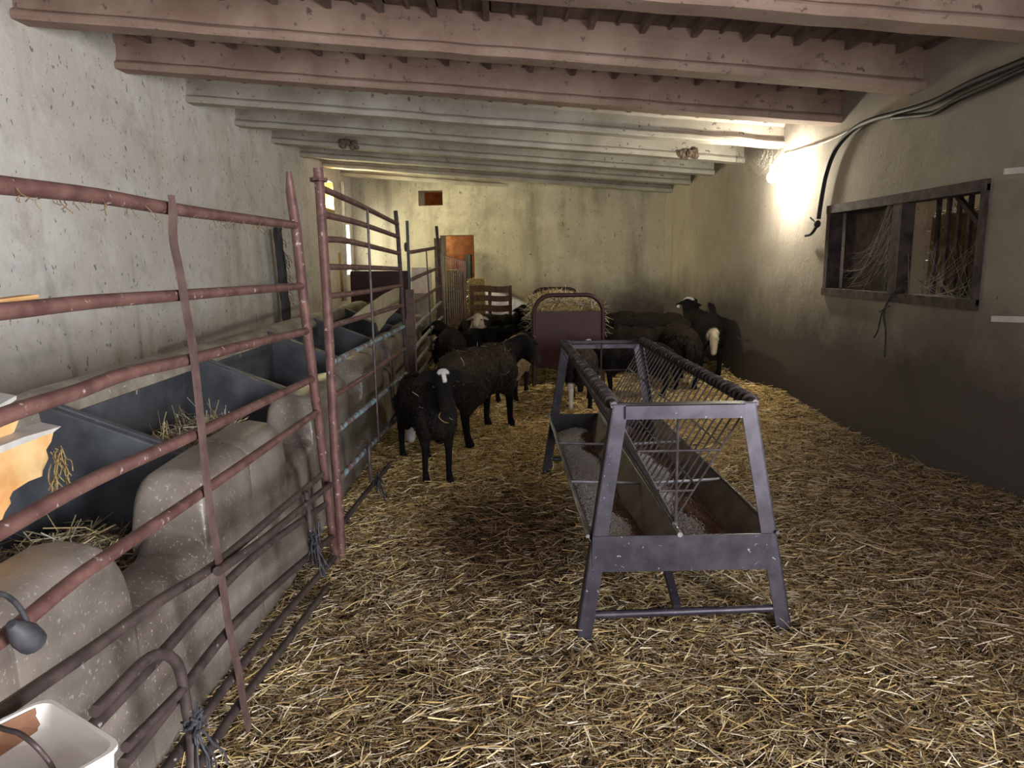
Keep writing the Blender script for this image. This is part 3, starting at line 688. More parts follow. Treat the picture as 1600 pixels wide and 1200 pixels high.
# doorway room
rm = MB()
def quadslab(a, b_, c, d, t):
    rm.add([a, b_, c, d]+[tuple(Vector(p)+Vector(t)) for p in (a, b_, c, d)], [(3,2,1,0),(4,5,6,7),(0,1,5,4),(1,2,6,5),(2,3,7,6),(3,0,4,7)])
ya2, yb2 = yb(-2.2)+.30, yb(.3)+.30
for z, t in ((2.95, .1), (-.1, .1)): quadslab((-2.2, ya2, z), (.3, yb2, z), (.3, 15.6, z), (-2.2, 15.6, z), (0, 0, t))
quadslab((-2.2, ya2, 0), (-2.2, 15.6, 0), (-2.2, 15.6, 2.95), (-2.2, ya2, 2.95), (-.1, 0, 0))
quadslab((.3, yb2, 0), (.3, 15.6, 0), (.3, 15.6, 2.95), (.3, yb2, 2.95), (.1, 0, 0))
quadslab((-2.2, 15.6, 0), (.3, 15.6, 0), (.3, 15.6, 2.95), (-2.2, 15.6, 2.95), (0, .1, 0))
struct(rm.build('wall_back_room', M['clay']), 'orange lit room beyond the back doorway')
bale((-.42, 13.1, .0), (.28, .5, 1.18), 'yellow hay stack beside the back doorway, behind the pallet', M['hay_core'], PAL, None, 300, 1.0)
bale((-.93, 14.75, .0), (.34, .6, 1.32), 'orange lit hay bale in the back doorway behind the wire mesh', M['hay_core'], PAL*np.array([1, .8, .5]), None, 300, 1.0)
tag(MB().box((-.66, 13.98, 0), (-.56, 14.75, 1.66)).build('door_leaf', M['darkwood'], base=Vector((-.56, 13.9, 0))), 'dark grey door leaf standing open in the back doorway', 'door')

PYY = 12.2
pl = thing('pallet', (PY(765, 500, PYY).x, PYY, 0), 'brown slatted wooden pallet standing upright in the back corner by the doorway', 'pallet')
for px in (737, 765, 797):
    a = PY(px, 446, PYY+.03); MB().box((a.x-.028, PYY-.02, 0), (a.x+.028, PYY+.09, a.z)).build('upright', M['wood'], pl)
for zy0, zy1 in ((447, 456), (462, 470), (477, 486), (491, 499), (506, 515), (521, 530)):
    a = PY(735, zy0, PYY); b_ = PY(798, zy1, PYY)
    mb = MB(); rings = []
    for k in range(13):
        t = k/12; x = a.x+(b_.x-a.x)*t; dz = .012*math.sin(t*2*PI)
        rings.append([(x, PYY-.05, b_.z+dz), (x, PYY-.02, b_.z+dz), (x, PYY-.02, a.z+dz), (x, PYY-.05, a.z+dz)])
    mb.loft(rings).build('slat', M['wood'], pl)

# ------------------------------------------------------------------ arched hay feeder at the back
FY0, FY1 = 8.5, 11.1
hf = thing('hay_feeder', (.83, FY0, 0), 'dark red arched hay feeder with solid end panel, heaped with hay', 'hay feeder')
def arch(y, xl_, xr_, zt, r, name):
    rad = .22; pts = [(xl_, y, 0), (xl_, y, zt-rad)]
    for k in range(1, 7):
        a = PI-PI/2*k/6; pts.append((xl_+rad+rad*math.cos(a), y, zt-rad+rad*math.sin(a)))
    for k in range(0, 7):
        a = PI/2-PI/2*k/6; pts.append((xr_-rad+rad*math.cos(a), y, zt-rad+rad*math.sin(a)))
    pts.append((xr_, y, 0))
    MB().tube(pts, r, 10).build(name, M['maroon'], hf, smooth=True)
aL, aR = PY(834, 520, FY0), PY(942, 520, FY0); aT = PY(885, 461, FY0)
arch(FY0, aL.x, aR.x, aT.z, .027, 'arch_frame')
bT = PY(868, 451, FY1); arch(FY1, PY(828, 480, FY1).x, PY(907, 480, FY1).x, bT.z, .027, 'arch_frame')
zp = PY(885, 486, FY0).z
MB().box((aL.x+.02, FY0-.01, .22), (aR.x-.02, FY0+.012, zp)).build('end_panel', M['maroon'], hf)
MB().box((aL.x+.02, FY1-.012, .22), (aR.x-.02, FY1+.01, zp)).build('end_panel', M['maroon'], hf)
for x in (aL.x+.02, aR.x-.02):
    for z in (.30, .75): MB().tube([(x, FY0, z), (x, FY1, z)], .018, 8).build('side_rail', M['maroon'], hf, smooth=True)
    for k in range(14):
        y = FY0+.15+k*.18; MB().tube([(x, y, .30), (x, y, .75)], .008, 6).build('side_bar', M['steel_rod'], hf)
MB().box((aL.x+.03, FY0+.02, .22), (aR.x-.03, FY1-.02, .26)).build('feeder_floor', M['maroon'], hf)
o = bale(((aL.x+aR.x)/2, (FY0+FY1)/2, .27), (aR.x-aL.x-.12, FY1-FY0-.2, zp-.27+.04), 'golden hay heaped inside the arched feeder', M['hay_core'], PAL*1.1, None, 10, 1.0, 'hay')
n = 2600; P = np.c_[RNG.uniform(-.40, .40, n), RNG.uniform(-1.25, 1.2, n), np.zeros(n)]
P[:, 2] = zp-.27+.02+.13*np.clip(1-(P[:, 0]/.42)**2, 0, 1)*RNG.uniform(.2, 1.0, n)
vv, qq, cc = stalks(P, RNG.uniform(0, 6.28, n), RNG.normal(0, .5, n), RNG.uniform(.08, .26, n), RNG.uniform(.005, .009, n), PAL*1.1, None, 1.0, .4)
ls = rawmesh('hay_tufts', vv, qq, M['straw'], cc, parent=o); ls['kind'] = 'stuff'
n = 60; sd = RNG.choice([-1, 1], n); P = np.c_[sd*.45, RNG.uniform(-1.25, -.9, n), zp-.27-RNG.uniform(-.05, .25, n)]
vv, qq, cc = stalks(P, np.where(sd > 0, RNG.normal(0, .5, n), RNG.normal(PI, .5, n)), RNG.normal(-.3, .6, n), RNG.uniform(.1, .3, n), RNG.uniform(.005, .009, n), PAL*1.1, None, 1.0, .4)
ls = rawmesh('hay_wisps', vv, qq, M['straw'], cc, parent=o); ls['kind'] = 'stuff'

# ------------------------------------------------------------------ trough with hay rack in the foreground
Y0, Y1 = 2.63, 4.93
fd = thing('sheep_feeder', (.72, Y0, 0), 'grey steel double trough on splayed legs with a wire hay rack on top', 'feeder')
def legpt(side, z, y): # side -1 left, +1 right
    return Vector(((.43-.140*(1-z/.945)) if side < 0 else (.990+.18*(1-z/.945)), y, z))
for y, dn in ((Y0, 1), (Y1, -1)):
    for s_ in (-1, 1):
        a = legpt(s_, -.01, y); b_ = legpt(s_, .955, y+dn*.03); mb = MB()
        w = Vector((.062 if s_ < 0 else -.062, 0, 0)); th = Vector((0, .006, 0))
        # angle iron: one flat facing out, one running inwards
        for q in ((w, th), (Vector((.006*(-s_), 0, 0)), Vector((0, dn*.055, 0)))):
            mb.add([a, a+q[0], a+q[0]+q[1], a+q[1], b_, b_+q[0], b_+q[0]+q[1], b_+q[1]], [(3,2,1,0),(4,5,6,7),(0,1,5,4),(1,2,6,5),(2,3,7,6),(3,0,4,7)])
        mb.build('leg', M['steel'], fd)
    a, b_ = legpt(-1, .935, y+dn*.02), legpt(1, .935, y+dn*.02)
    MB().box((a.x+.05, a.y-.003, .895), (b_.x-.05, a.y+.004, .952)).box((a.x, a.y-.003, .948), (b_.x, a.y+dn*.05, .953) if dn > 0 else (b_.x, a.y+.004, .953)).build('top_bar', M['steel'], fd)
    a, b_ = legpt(-1, .085, y), legpt(1, .10, y)
    MB().tube([a+Vector((.03, .02, 0)), b_+Vector((-.03, .02, 0))], .0165, 10).build('cross_bar', M['steel'], fd, smooth=True)
    MB().box((.352, y+dn*.010-.003, .275), (1.068, y+dn*.010+.003, .425)).build('end_plate', M['steel'], fd)
    MB().bar((.70, y+.02, .11), (.70, y+dn*.42, .29), .03, .03).build('brace', M['steel'], fd)
# trays
mb = MB(); cs = [(.335, .430), (.40, .285), (.60, .285), (.692, .425), (.708, .425), (.80, .285), (1.00, .285), (1.085, .430)]
out = [(x, z) for x, z in cs]+[(x, z-.006) for x, z in reversed(cs)]
mb.loft([[(x, y, z) for x, z in out] for y in (Y0+.016, Y1-.016)]).build('trough_tray', M['tray'], fd)
MB().tube([(.700, Y0+.003, .428), (.700, Y1-.003, .428)], .011, 8).build('ridge_edge', M['galv'], fd, smooth=True)
for x in (.333, 1.087): MB().tube([(x, Y0, .430), (x, Y1, .430)], .008, 8).build('lip', M['galv'] if x < .5 else M['steel_rod'], fd, smooth=True)
for y in (3.35, 4.1):
    MB().tube([(.34, y, .425), (.70, y, .41)], .008, 6).tube([(.70, y, .41), (1.08, y, .425)], .008, 6).build('tie_rod', M['galv'], fd, smooth=True)
# top rails wrapped with coil
for s_, x in ((-1, .435), (1, .985)):
    ya_, yb_ = Y0+.03, Y1-.03
    rl = MB().tube([(x, ya_, .95), (x, yb_, .95)], .014, 10).build('top_rail', M['steel_rod'], fd, smooth=True)
    turns = 38; pts = []
    for k in range(turns*8+1):
        a = 2*PI*k/8; pts.append((x+.022*math.cos(a), ya_+.04+(yb_-ya_-.08)*k/(turns*8), .95+.022*math.sin(a)))
    MB().tube(pts, .009, 6).build('coil', M['steel_rod'], rl, smooth=True)
bot = MB().tube([(.70, Y0+.09, .44), (.70, Y1-.09, .47)], .012, 8).build('rack_base_bar', M['steel_rod'], fd, smooth=True)
nr = 29
for s_, x in ((-1, .435), (1, .985)):
    first = None
    for k in range(nr):
        y = Y0+.10+(Y1-Y0-.2)*k/(nr-1)
        if first is None:
            first = MB().tube([(x, y, .935), (.70, y, .452)], .0042, 6).build('rack_rod', M['steel_rod'], fd, smooth=True); y_first = y
        else:
            c = first.copy(); COL.objects.link(c); c.parent = fd; c.location = first.location+Vector((0, y-y_first, .025*(y-y_first)/2.1*0))
    for f in (.35, .70):
        MB().tube([(x+(.70-x)*f, Y0+.1, .935-.483*f), (x+(.70-x)*f, Y1-.1, .935-.483*f)], .0045, 6).build('rack_wire', M['steel_rod'], fd)
for y in (Y0+.085, Y1-.085):
    mb = MB().tube([(.70, y, .945), (.70, y, .45)], .006, 6)
    for f in (.02, .40, .74): mb.tube([(.435+.265*f, y, .945-.49*f), (.985-.285*f, y, .945-.49*f)], .005, 6)
    mb.build('rack_end_grille', M['steel_rod'], fd)
# feed in the trays
def feed(x0, x1, label, seed, light):
    rg = np.random.default_rng(seed); n = 26000
    y = rg.uniform(Y0+.02, Y1-.02, n); u = rg.beta(1.6, 1.6, n); x = x0+(x1-x0)*u
    prof_ = .288+.022*np.sin(PI*u)+.010*np.sin(y*7+x*20)
    z = prof_+rg.uniform(0, .012, n)
    base = np.array([(1,0,0),(-1,0,0),(0,1,0),(0,-1,0),(0,0,1),(0,0,-1)], float); fq = np.array([(0,2,4),(2,1,4),(1,3,4),(3,0,4),(2,0,5),(1,2,5),(3,1,5),(0,3,5)])
    sc = rg.uniform(.0028, .0046, (n, 1, 1))*np.array([1.0, 1.5, .9])
    V = (np.c_[x, y, z][:, None, :]+base[None]*sc).reshape(-1, 3)
    Q = (np.arange(n)[:, None, None]*6+fq[None]).reshape(-1, 3)
    edge = .42+.17*np.sin(y*5.3)+.08*np.sin(y*17)+rg.normal(0, .05, n)
    brown = (u > edge+light)
    col = np.where(brown[:, None], np.array([.20, .115, .075]), np.array([.78, .76, .74]))*rg.uniform(.65, 1.2, (n, 1))
    m_ = rawmesh('feed_pellets', V, Q, M['pellet'], np.repeat(col, 6, 0))
    bed = MB(); rings = []
    for k in range(41):
        yy = Y0+.012+(Y1-Y0-.024)*k/40
        rings.append([(x0+(x1-x0)*j/8, yy, .287+.022*math.sin(PI*j/8)) for j in range(9)]+[(x1, yy, .2865), (x0, yy, .2865)])
    bed.loft(rings).build('feed_layer', M['feed_dust'], m_, base=Vector((0, 0, 0)), smooth=True)
    return tag(m_, label, 'feed', kind='stuff')
feed(.385, .625, 'pale feed pellets lying in the left trough', 1, .34)
feed(.775, 1.015, 'brown and pale feed pellets lying in the right trough', 2, .04)

# ------------------------------------------------------------------ tub and rubber plug on the near hurdle
A = G(73, 1091, .80); B = G(189, 1174, .79); ab = B-A; ab.z = 0; nrm_ = Vector((ab.y, -ab.x, 0)).normalized()
if nrm_.y > 0: nrm_ = -nrm_
Lr = ab.length; e1 = ab.normalized(); Wd = .22
def rr_ring(off, z, inset, rc=.024):
    pts = []; lo, hi = inset, Lr-inset; l2, h2 = inset, Wd-inset
    for cx, cy, a0_ in ((hi-rc, h2-rc, 0), (lo+rc, h2-rc, 90), (lo+rc, l2+rc, 180), (hi-rc, l2+rc, 270)):
        for k in range(5):
            a = math.radians(a0_+90*k/4); p = A+e1*(cx+rc*math.cos(a))+nrm_*(cy+rc*math.sin(a)); pts.append(Vector((p.x, p.y, z)))
    return pts
tb = thing('plastic_tub', (A.x, A.y, .62), 'white plastic tub with wire handle hanging at the lower left corner', 'tub')
MB().loft([rr_ring(0, .62, .012), rr_ring(0, .79, .0), rr_ring(0, .794, -.004), rr_ring(0, .80, -.004), rr_ring(0, .80, .003), rr_ring(0, .79, .005), rr_ring(0, .77, .010), rr_ring(0, .764, .016), rr_ring(0, .763, .04)], True, True).build('body', M['white_plastic'], tb, smooth=True)
MB().loft([[A+nrm_*v+e1*u+Vector((0, 0, dz-A.z+.80)) for u, dz in ((.006, -.012), (.007, -.003), (w_*.5, -.034), (w_, -.0355))] for v, w_ in ((.02, .018), (.06, .03), (.11, .042), (.16, .05), (.20, .045))]).build('brown_stain', M['brown_residue'], tb)
pts = [G(a, b_, z) for a, b_, z in ((-60, 1110, .82), (0, 1137, .84), (30, 1146, .84), (55, 1165, .83), (75, 1188, .80), (84, 1203, .79))]
MB().tube(smoothpath(pts, 5), .0038, 8).build('wire_handle', M['rust_dark'], tb, smooth=True)
# body hangs on the rails
pg = thing('rubber_plug', PX(35, 990, GX+.05), 'black rubber plug on a wire loop hanging from a rail at the left edge', 'plug')
a, b_ = PX(17, 975, GX+.05), PX(55, 1006, GX+.05)
MB().tube([a, a.lerp(b_, .2), a.lerp(b_, .55), a.lerp(b_, .9), b_], [.008, .014, .023, .022, .015], 12).build('plug_body', M['black_rubber'], pg, smooth=True)
MB().tube(smoothpath([PX(*q, GX+.05) for q in ((-30, 935), (0, 928), (20, 938), (34, 955), (44, 978), (50, 998))]), .0045, 8).build('wire_loop', M['black_rubber'], pg, smooth=True)

# ------------------------------------------------------------------ sheep
BLACK = (.009, .008, .009); DARK = (.015, .012, .0105); BROWN = (.026, .019, .015); TAN = (.36, .25, .15); CREAM = (.55, .48, .38); WHITE = (.75, .73, .70)
MUZ = {}
def sheep(loc, fwd, s, label, neck=(0, .7, .7), head=(0, .8, -.5), coat=DARK, saddle=BROWN, face=BLACK, poll=None, tail=None, taillow=.27, sock=None, blaze=None, width=1.0, hs=1.0, tailr=1.0, ear_len=1.0, fl=1500, fll=(.015, .032), vox=.013, legs=(0, 0, 0, 0), nl=.25, ear_tag=None, lying=False, seed=0, straw=0, neckcol=None, tan_rump=None, ear_col=None):
    """neck and head are directions in the world; the body faces along fwd"""
    rg = np.random.default_rng(100+seed)
    f = Vector((fwd[0], fwd[1], 0)).normalized(); rt = Vector((f.y, -f.x, 0)); loc = Vector(loc)
    toL = lambda w: Vector((Vector(w).dot(rt), Vector(w).dot(f), w[2])).normalized()
    nk = toL(neck); hd = toL(head)
    bm = bmesh.new(); paint = []
    def ell(c, r, rot=None):
        mt = Matrix.Translation(Vector(c)) @ (rot.to_4x4() if rot else Matrix.Identity(4)) @ Matrix.Diagonal((*r, 1))
        bmesh.ops.create_icosphere(bm, subdivisions=3, radius=1, matrix=mt)
    def cap(p0, p1, r0, r1):
        p0, p1 = Vector(p0), Vector(p1); d = p1-p0; L = d.length
        q = d.to_track_quat('Z', 'Y').to_matrix()
        bmesh.ops.create_cone(bm, cap_ends=True, segments=14, radius1=r0, radius2=r1, depth=L, matrix=Matrix.Translation((p0+p1)/2) @ q.to_4x4())
        ell(p0, (r0,)*3); ell(p1, (r1,)*3)
    dz = -.20 if lying else 0
    B_ = lambda x, y, z: (x, y, z+dz)
    ell(B_(0, .22, .48), (.155, .22, .195)); ell(B_(0, -.02, .475), (.180, .33, .190)); ell(B_(0, -.28, .495), (.150, .19, .170))
    for sx in (-1, 1):
        ell(B_(sx*.09, .26, .44), (.075, .12, .165)); ell(B_(sx*.085, -.30, .41), (.080, .14, .165))
    ell(B_(0, .37, .45), (.095, .10, .125))
    n0 = Vector(B_(0, .33, .53)); n1 = n0+nk*nl
    cap(n0, n1, .118, .080); cap(Vector(B_(0, .28, .46)), n0+nk*nl*.45, .11, .095)
    if not lying:
        for i, sx in enumerate((-1, 1)):
            o_ = legs[i]; top = (sx*.095, .27, .42); kn = (sx*.090, .285+o_*.55, .25); ft = (sx*.088, .27+o_*.95, .085); hf_ = (sx*.088, .295+o_, .028)
            cap(top, kn, .060, .033); cap(kn, ft, .031, .022); cap(ft, hf_, .024, .031)
            ell((hf_[0], hf_[1]+.006, .016), (.031, .040, .021))
            o_ = legs[2+i]; st = (sx*.105, -.22+o_*.3, .36); hk = (sx*.098, -.395+o_*.8, .245); ft = (sx*.098, -.375+o_*.98, .085); hf_ = (sx*.098, -.345+o_, .028)
            cap((sx*.09, -.28, .44), st, .10, .078); cap(st, hk, .070, .034); cap(hk, ft, .033, .024); cap(ft, hf_, .026, .032)
            ell((hf_[0], hf_[1]+.006, .016), (.032, .042, .021))
            if sock is not None and sock == i: paint.append((Vector(hf_), Vector(hk), .075, (.62, .58, .50)))
    else:
        for sx in (-1, 1):
            cap((sx*.12, .30, .16), (sx*.13, .42, .055), .055, .035); cap((sx*.13, .42, .055), (sx*.12, .26, .035), .032, .028)
            cap((sx*.15, -.26, .16), (sx*.17, -.10, .065), .09, .05); cap((sx*.17, -.10, .065), (sx*.17, -.32, .035), .035, .028)
    # tail
    cap(B_(0, -.44, .56), B_(0, -.505, .43), .040*tailr, .046*tailr); cap(B_(0, -.505, .43), B_(0, -.495, taillow), .046*tailr, .034*tailr)
    if tail: paint.append((Vector(B_(0, -.50, .44)), Vector(B_(0, -.51, taillow-.05)), .085, tail))
    # head
    c = n1+hd*.015+Vector((0, 0, .0)); mz = c+hd*.160*hs
    side = hd.cross(Vector((0, 0, 1))); side = (side if side.length > .2 else Vector((1, 0, 0))).normalized(); upd = side.cross(hd).normalized()
    R3 = Matrix((side, hd, upd)).transposed()
    ell(c, (.066*hs, .085*hs, .074*hs), R3); cap(c+hd*.03*hs+upd*.012*hs, mz, .056*hs, .037*hs); cap(c+hd*.02*hs-upd*.03*hs, mz-upd*.018*hs, .046*hs, .029*hs)
    ell(mz+hd*.012, (.036*hs, .030*hs, .036*hs), R3); cap(n1-nk*.03, c, .074, .062)
    for sx in (-1, 1):
        ec = c+side*sx*(.055*hs+.05*ear_len)-hd*.03+upd*.004; er = Matrix.Rotation(sx*.25, 3, upd) @ Matrix.Rotation(sx*.42, 3, hd) @ R3
        ell(ec, (.068*ear_len, .034*ear_len, .0125), er); cap(c+side*sx*.05*hs-hd*.025+upd*.015, ec-side*sx*.02, .022, .016)
        if ear_col: paint.append((ec-side*sx*.03, ec+side*sx*.06, .045, ear_col))
    if poll:
        q = poll[1]; tp = c+upd*.07*hs
        paint.append((tp-side*q*.9-hd*.02, tp+side*q*.7-hd*.015, q*.72, poll[0])); paint.append((tp-hd*.01, tp+hd*q*1.5-side*q*.2-upd*.004, q*.5, poll[0]))
    if blaze: paint.append((c+upd*.07, mz+upd*.04, .026, blaze))
    # one continuous skin
    me0 = bpy.data.meshes.new('tmp'); bm.to_mesh(me0); bm.free(); ob0 = bpy.data.objects.new('tmp', me0); COL.objects.link(ob0)
    r = ob0.modifiers.new('r', 'REMESH'); r.mode = 'VOXEL'; r.voxel_size = vox*.9
    sm_ = ob0.modifiers.new('s', 'SMOOTH'); sm_.factor = .5; sm_.iterations = 7 if vox < .014 else 4
    dg = bpy.context.evaluated_depsgraph_get(); me = bpy.data.meshes.new_from_object(ob0.evaluated_get(dg)); bpy.data.objects.remove(ob0); bpy.data.meshes.remove(me0)
    nv = len(me.vertices); V = np.zeros(nv*3, np.float32); me.vertices.foreach_get('co', V); V = V.reshape(-1, 3)
    N = np.zeros(nv*3, np.float32); me.vertices.foreach_get('normal', N); N = N.reshape(-1, 3)
    # fleece lumps on the trunk
    body = np.clip((V[:, 2]-dz-.30)/.08, 0, 1)*np.clip((.52-V[:, 1])/.1, 0, 1); hdist = np.linalg.norm(V-np.array(c), axis=1); body *= np.clip((hdist-.14)/.08, 0, 1)
    lump = (np.sin(V[:, 0]*37+seed)*np.sin(V[:, 1]*31)*np.sin(V[:, 2]*34+1)+.6*np.sin(V[:, 1]*71+V[:, 2]*63)*np.sin(V[:, 0]*67))
    V += N*(body*lump*.006)[:, None]
    C = np.zeros((nv, 3)); C[:] = coat
    up = np.clip((V[:, 2]-dz-.46)/.14, 0, 1)*body; C += (np.array(saddle)-C)*up[:, None]
    C = np.where((V[:, 2] < .26)[:, None] & (dz == 0), np.array(BLACK), C)
    fm = np.clip(1-(hdist-.12)/.05, 0, 1); along = (V-np.array(c)) @ np.array(hd); fm = np.maximum(fm, np.clip(1-np.abs(along-.1)/.12, 0, 1)*(hdist < .24))
    C += (np.array(face)-C)*fm[:, None]
    if neckcol:
        t_n = np.clip(((V-np.array(n0)) @ np.array(nk))/.1, 0, 1); C += (np.array(neckcol)-C)*(t_n*(hdist < .36))[:, None]
    if tan_rump:
        C += (np.array(tan_rump)-C)*(np.clip((-.12-V[:, 1])/.1, 0, 1)*np.clip((V[:, 2]-.5)/.05, 0, 1))[:, None]
    for p0, p1, rr, cc_ in paint:
        p0, p1 = np.array(p0), np.array(p1); d = p1-p0; t = np.clip(((V-p0) @ d)/max(1e-6, d @ d), 0, 1)
        dist = np.linalg.norm(V-(p0+t[:, None]*d), axis=1); w = np.clip((rr*1.1-dist)/(rr*.25), 0, 1)
        C += (np.array(cc_)-C)*w[:, None]
    C *= rg.uniform(.85, 1.15, (nv, 1))
    V[:, 0] *= width
    Rz = np.array([[rt.x, f.x, 0], [rt.y, f.y, 0], [0, 0, 1]])
    gz = float(fh(np.array(loc.x), np.array(loc.y)))
    Vw = (V @ Rz.T)*s; Nw = N @ Rz.T
    me.vertices.foreach_set('co', Vw.astype(np.float32).ravel())
    a = me.color_attributes.new('col', 'FLOAT_COLOR', 'POINT'); a.data.foreach_set('color', np.c_[C, np.ones(nv)].astype(np.float32).ravel())
    me.materials.clear(); me.materials.append(M['sheep']); me.polygons.foreach_set('use_smooth', [True]*len(me.polygons)); me.update(); me.name = 'sheep'
    o = bpy.data.objects.new('sheep', me); COL.objects.link(o); o.location = (loc.x, loc.y, gz)
    tag(o, label, 'sheep', 'flock of dark sheep')
    MUZ[seed] = lambda p=(mz-upd*.03*hs): Vector((loc.x, loc.y, gz))+Vector(tuple(Rz @ (np.array(p)*np.array([width, 1, 1]))*s))
    L2W = lambda p: Vector(tuple(Rz @ (np.array(p)*np.array([width, 1, 1]))*s))
    for sx in (-1, 1):
        ep = c+side*sx*.058*hs+hd*.045*hs+upd*.020*hs
        MB().ball(L2W(ep), .0125*s, 8, 6).build('eye', M['eye'], o, base=Vector((0, 0, 0)), smooth=True)
    if ear_tag:
        ec = c+side*ear_tag[0]*.12-hd*.035-upd*.01
        MB().bar(L2W(ec), L2W(ec-upd*.035), .03*s, .006).build('ear_tag', M['tag_y'] if ear_tag[1] == 'y' else M['tag_w'], o, base=Vector((0, 0, 0)))
    if fl:
        idx = np.flatnonzero(body > .6); idx = idx[rg.integers(0, len(idx), fl)]
        flow = np.array([-f.x*.6, -f.y*.6, -.8]); T = flow-(Nw[idx] @ flow)[:, None]*Nw[idx]; T /= np.linalg.norm(T, axis=1)[:, None]+1e-6
        D = T+Nw[idx]*rg.uniform(.15, .6, (fl, 1))+rg.normal(0, .25, (fl, 3)); D /= np.linalg.norm(D, axis=1)[:, None]
        Ls = rg.uniform(*fll, fl)*s
        vv, qq, cc = stalks(Vw[idx]+D*(Ls*.35)[:, None], np.arctan2(D[:, 1], D[:, 0]), np.arcsin(np.clip(D[:, 2], -1, 1)), Ls, rg.uniform(.003, .006, fl), np.array([[1, 1, 1]]), None, 1.0, .3, rg)
        cc = np.repeat(C[idx]*rg.uniform(.7, 1.7, (fl, 1)), 9, 0)
        fo = rawmesh('fleece', vv, qq, M['straw'], cc, parent=o); fo['kind'] = 'stuff'
    if straw:
        idx = np.flatnonzero((body > .6) & (V[:, 2]-dz > .46)); idx = idx[rg.integers(0, len(idx), straw)]
        vv, qq, cc = stalks(Vw[idx]+Nw[idx]*.012, rg.uniform(0, 6.28, straw), rg.normal(-.3, .5, straw), rg.uniform(.03, .1, straw), rg.uniform(.003, .005, straw), PAL, None, .8, .5, rg)
        so = rawmesh('straw_bits', vv, qq, M['straw'], cc, parent=o); so['kind'] = 'stuff'
    return o

sheep((-.545, 4.94, 0), (.34, -.94), 1.05, 'dark sheep facing the camera beside the tall gate, white patch on its poll', neck=(.22, -.34, .88), head=(.10, -.72, -.68), poll=(WHITE, .032), tail=(.70, .69, .68), taillow=.14, fll=(.008, .018),
      legs=(.02, -.02, .05, -.05), fl=4500, vox=.011, nl=.20, seed=1, straw=10, saddle=(.022, .016, .0145), hs=1.22, tailr=1.35, width=.84, ear_len=1.35)
sheep((-.20, 6.02, 0), (.48, .88), 1.19, 'dark brown sheep turned away, head turned right, hay flecks on its back', neck=(.54, .42, .32), head=(.50, -.68, -.52), legs=(.0, .06, -.03, .05), fl=5500, vox=.011, nl=.25, seed=2, straw=45,
      coat=(.017, .013, .011), saddle=(.066, .048, .034), hs=1.15, ear_len=1.15)
sheep((-.60, 8.42, 0), (-.05, .99), 1.08, 'dark sheep standing by the third gate, rump towards the camera', neck=(-.6, .5, .5), head=(-.8, .1, -.4), fl=900, seed=3)
sheep((-.27, 10.1, 0), (-.15, -.98), 1.0, 'pale headed sheep in front of the pallet', neck=(.05, -.4, .8), head=(-.1, -.85, -.35), face=CREAM, neckcol=CREAM, fl=900, seed=4, ear_col=(.35, .25, .2))
sheep((-.06, 9.12, 0), (.82, .57), 1.08, 'large black sheep reaching into the arched feeder from the left', neck=(.7, .15, .65), head=(.85, -.1, -.4), coat=BLACK, saddle=BLACK, fl=900, seed=5, ear_tag=(1, 'w'), nl=.22)
sheep((-.10, 10.85, 0), (.9, -.3), 1.10, 'black sheep lifting its head above the others beside the hay', neck=(.4, -.4, .8), head=(.2, -.9, -.3), coat=BLACK, saddle=DARK, fl=500, seed=15)
sheep((.14, 7.75, 0), (.22, .97), 1.0, 'tan backed sheep behind the brown sheep, beside the arched feeder', neck=(.2, .7, .3), head=(.3, .8, -.5), coat=(.22, .15, .09), saddle=TAN, fl=700, seed=6)
sheep((2.02, 11.3, 0), (-.97, .2), 1.02, 'dark sheep side on near the back wall, right of the arched feeder', neck=(-.8, .1, -.1), head=(-.6, 0, -.8), fl=700, seed=7)
sheep((1.72, 10.3, 0), (-.9, .4), .98, 'dark sheep feeding at the far right side of the arched feeder', neck=(-.8, .2, .05), head=(-.7, .1, -.7), fl=700, seed=8)
sheep((1.96, 9.45, 0), (-.88, .47), 1.24, 'big brown sheep standing side on in the right group', neck=(-.8, .4, .0), head=(-.6, .2, -.75), fl=1500, seed=9, saddle=(.028, .021, .017), tail=None, straw=8)
sheep((2.16, 8.42, 0), (.05, 1.0), 1.10, 'dark sheep with its rump to the camera, behind the wire hay rack', neck=(-.1, .8, -.1), head=(-.1, .5, -.8), fl=1200, seed=10)
sheep((2.69, 9.35, 0), (.02, 1.0), 1.22, 'black sheep by the right wall with white poll and long white tail', neck=(-.18, .45, .85), head=(.55, .75, .1), coat=BLACK, saddle=DARK, poll=(WHITE, .055), tail=(.62, .54, .40), fl=1200, seed=11, nl=.22, ear_tag=(-1, 'w'))
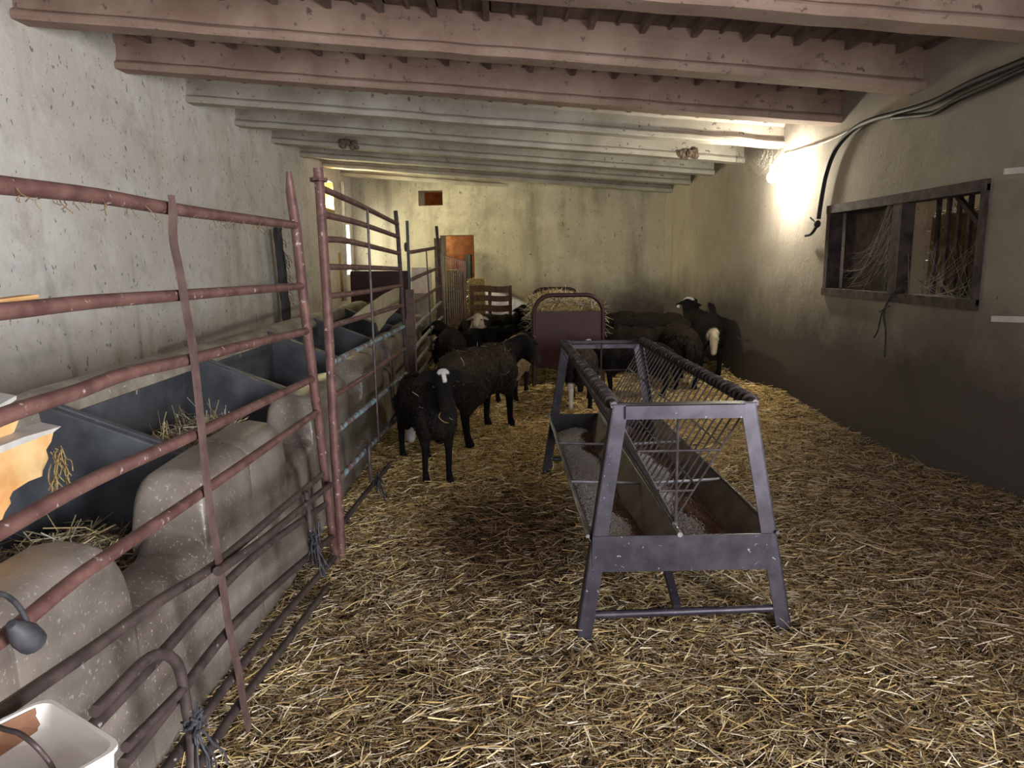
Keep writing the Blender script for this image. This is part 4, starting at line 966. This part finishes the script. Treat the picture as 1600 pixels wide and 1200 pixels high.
sheep((.84, 7.30, 0), (.12, .99), .98, 'brown saddled sheep with one white hind leg, behind the feeder frame', neck=(.3, .8, .1), head=(.3, .7, -.6), sock=0, saddle=(.055, .042, .032), fl=1400, seed=12)
sheep((1.48, 7.75, 0), (-.93, .2), .92, 'black sheep with yellow ear tag seen through the hay rack', neck=(-.7, -.25, .35), head=(-.75, -.45, -.4), coat=BLACK, saddle=DARK, fl=1000, seed=13, ear_tag=(-1, 'y'), poll=(WHITE, .03))
sheep((1.76, 8.98, 0), (-.95, .25), .98, 'dark sheep side on between the arched feeder and the right group', neck=(-.85, .2, .05), head=(-.6, .1, -.75), fl=800, seed=14)

# dry fibres caught on the top rail, hay hanging from the torn board and from the sheep's mouth
rg = random.Random(21); mb = MB()
for k in range(46):
    a = rg.choice((rg.uniform(20, 250), rg.uniform(330, 440), rg.uniform(330, 440))); yy = np.interp(a, [0, 150, 267, 360, 462], [291, 308, 329, 342, 354]); p = PX(a, yy, GX+rg.uniform(-.01, .02)); pp = [p]
    for j in range(rg.choice((2, 3))): pp.append(pp[-1]+Vector((rg.uniform(-.01, .01), rg.gauss(0, .012), -rg.uniform(.004, .020))))
    mb.tube(smoothpath(pp, 3), .0011, 4)
mb.build('dry_fibres', M['hay_dull'], h1)['kind'] = 'stuff'
mb = MB(); c = PX(80, 712, -1.30)
for k in range(16):
    pp = [c+Vector((rg.uniform(-.0, .03), rg.gauss(0, .015), rg.uniform(-.02, .03)))]
    for j in range(4): pp.append(pp[-1]+Vector((rg.uniform(-.004, .008), rg.gauss(0, .014), -rg.uniform(.012, .035))))
    mb.tube(smoothpath(pp, 3), .0018, 5)
tag(mb.build('hay_wisp', M['hay_core'], base=c), 'pale dry wisp of hay hanging from the torn orange board', 'hay')
m0 = MUZ[1](); pts = [m0+Vector((a, -.012-b_*.2, c)) for a, b_, c in ((.012, -.4, .012), (-.012, .02, .004), (-.032, .05, -.012), (-.038, .06, -.034), (-.022, .06, -.056), (.0, .05, -.070), (.022, .05, -.074))]
tag(MB().tube(smoothpath(pts, 4), .0028, 6).build('hay_stalk', M['hay_core'], base=pts[0]), 'curled hay stalk hanging at the mouth of the front sheep', 'hay')
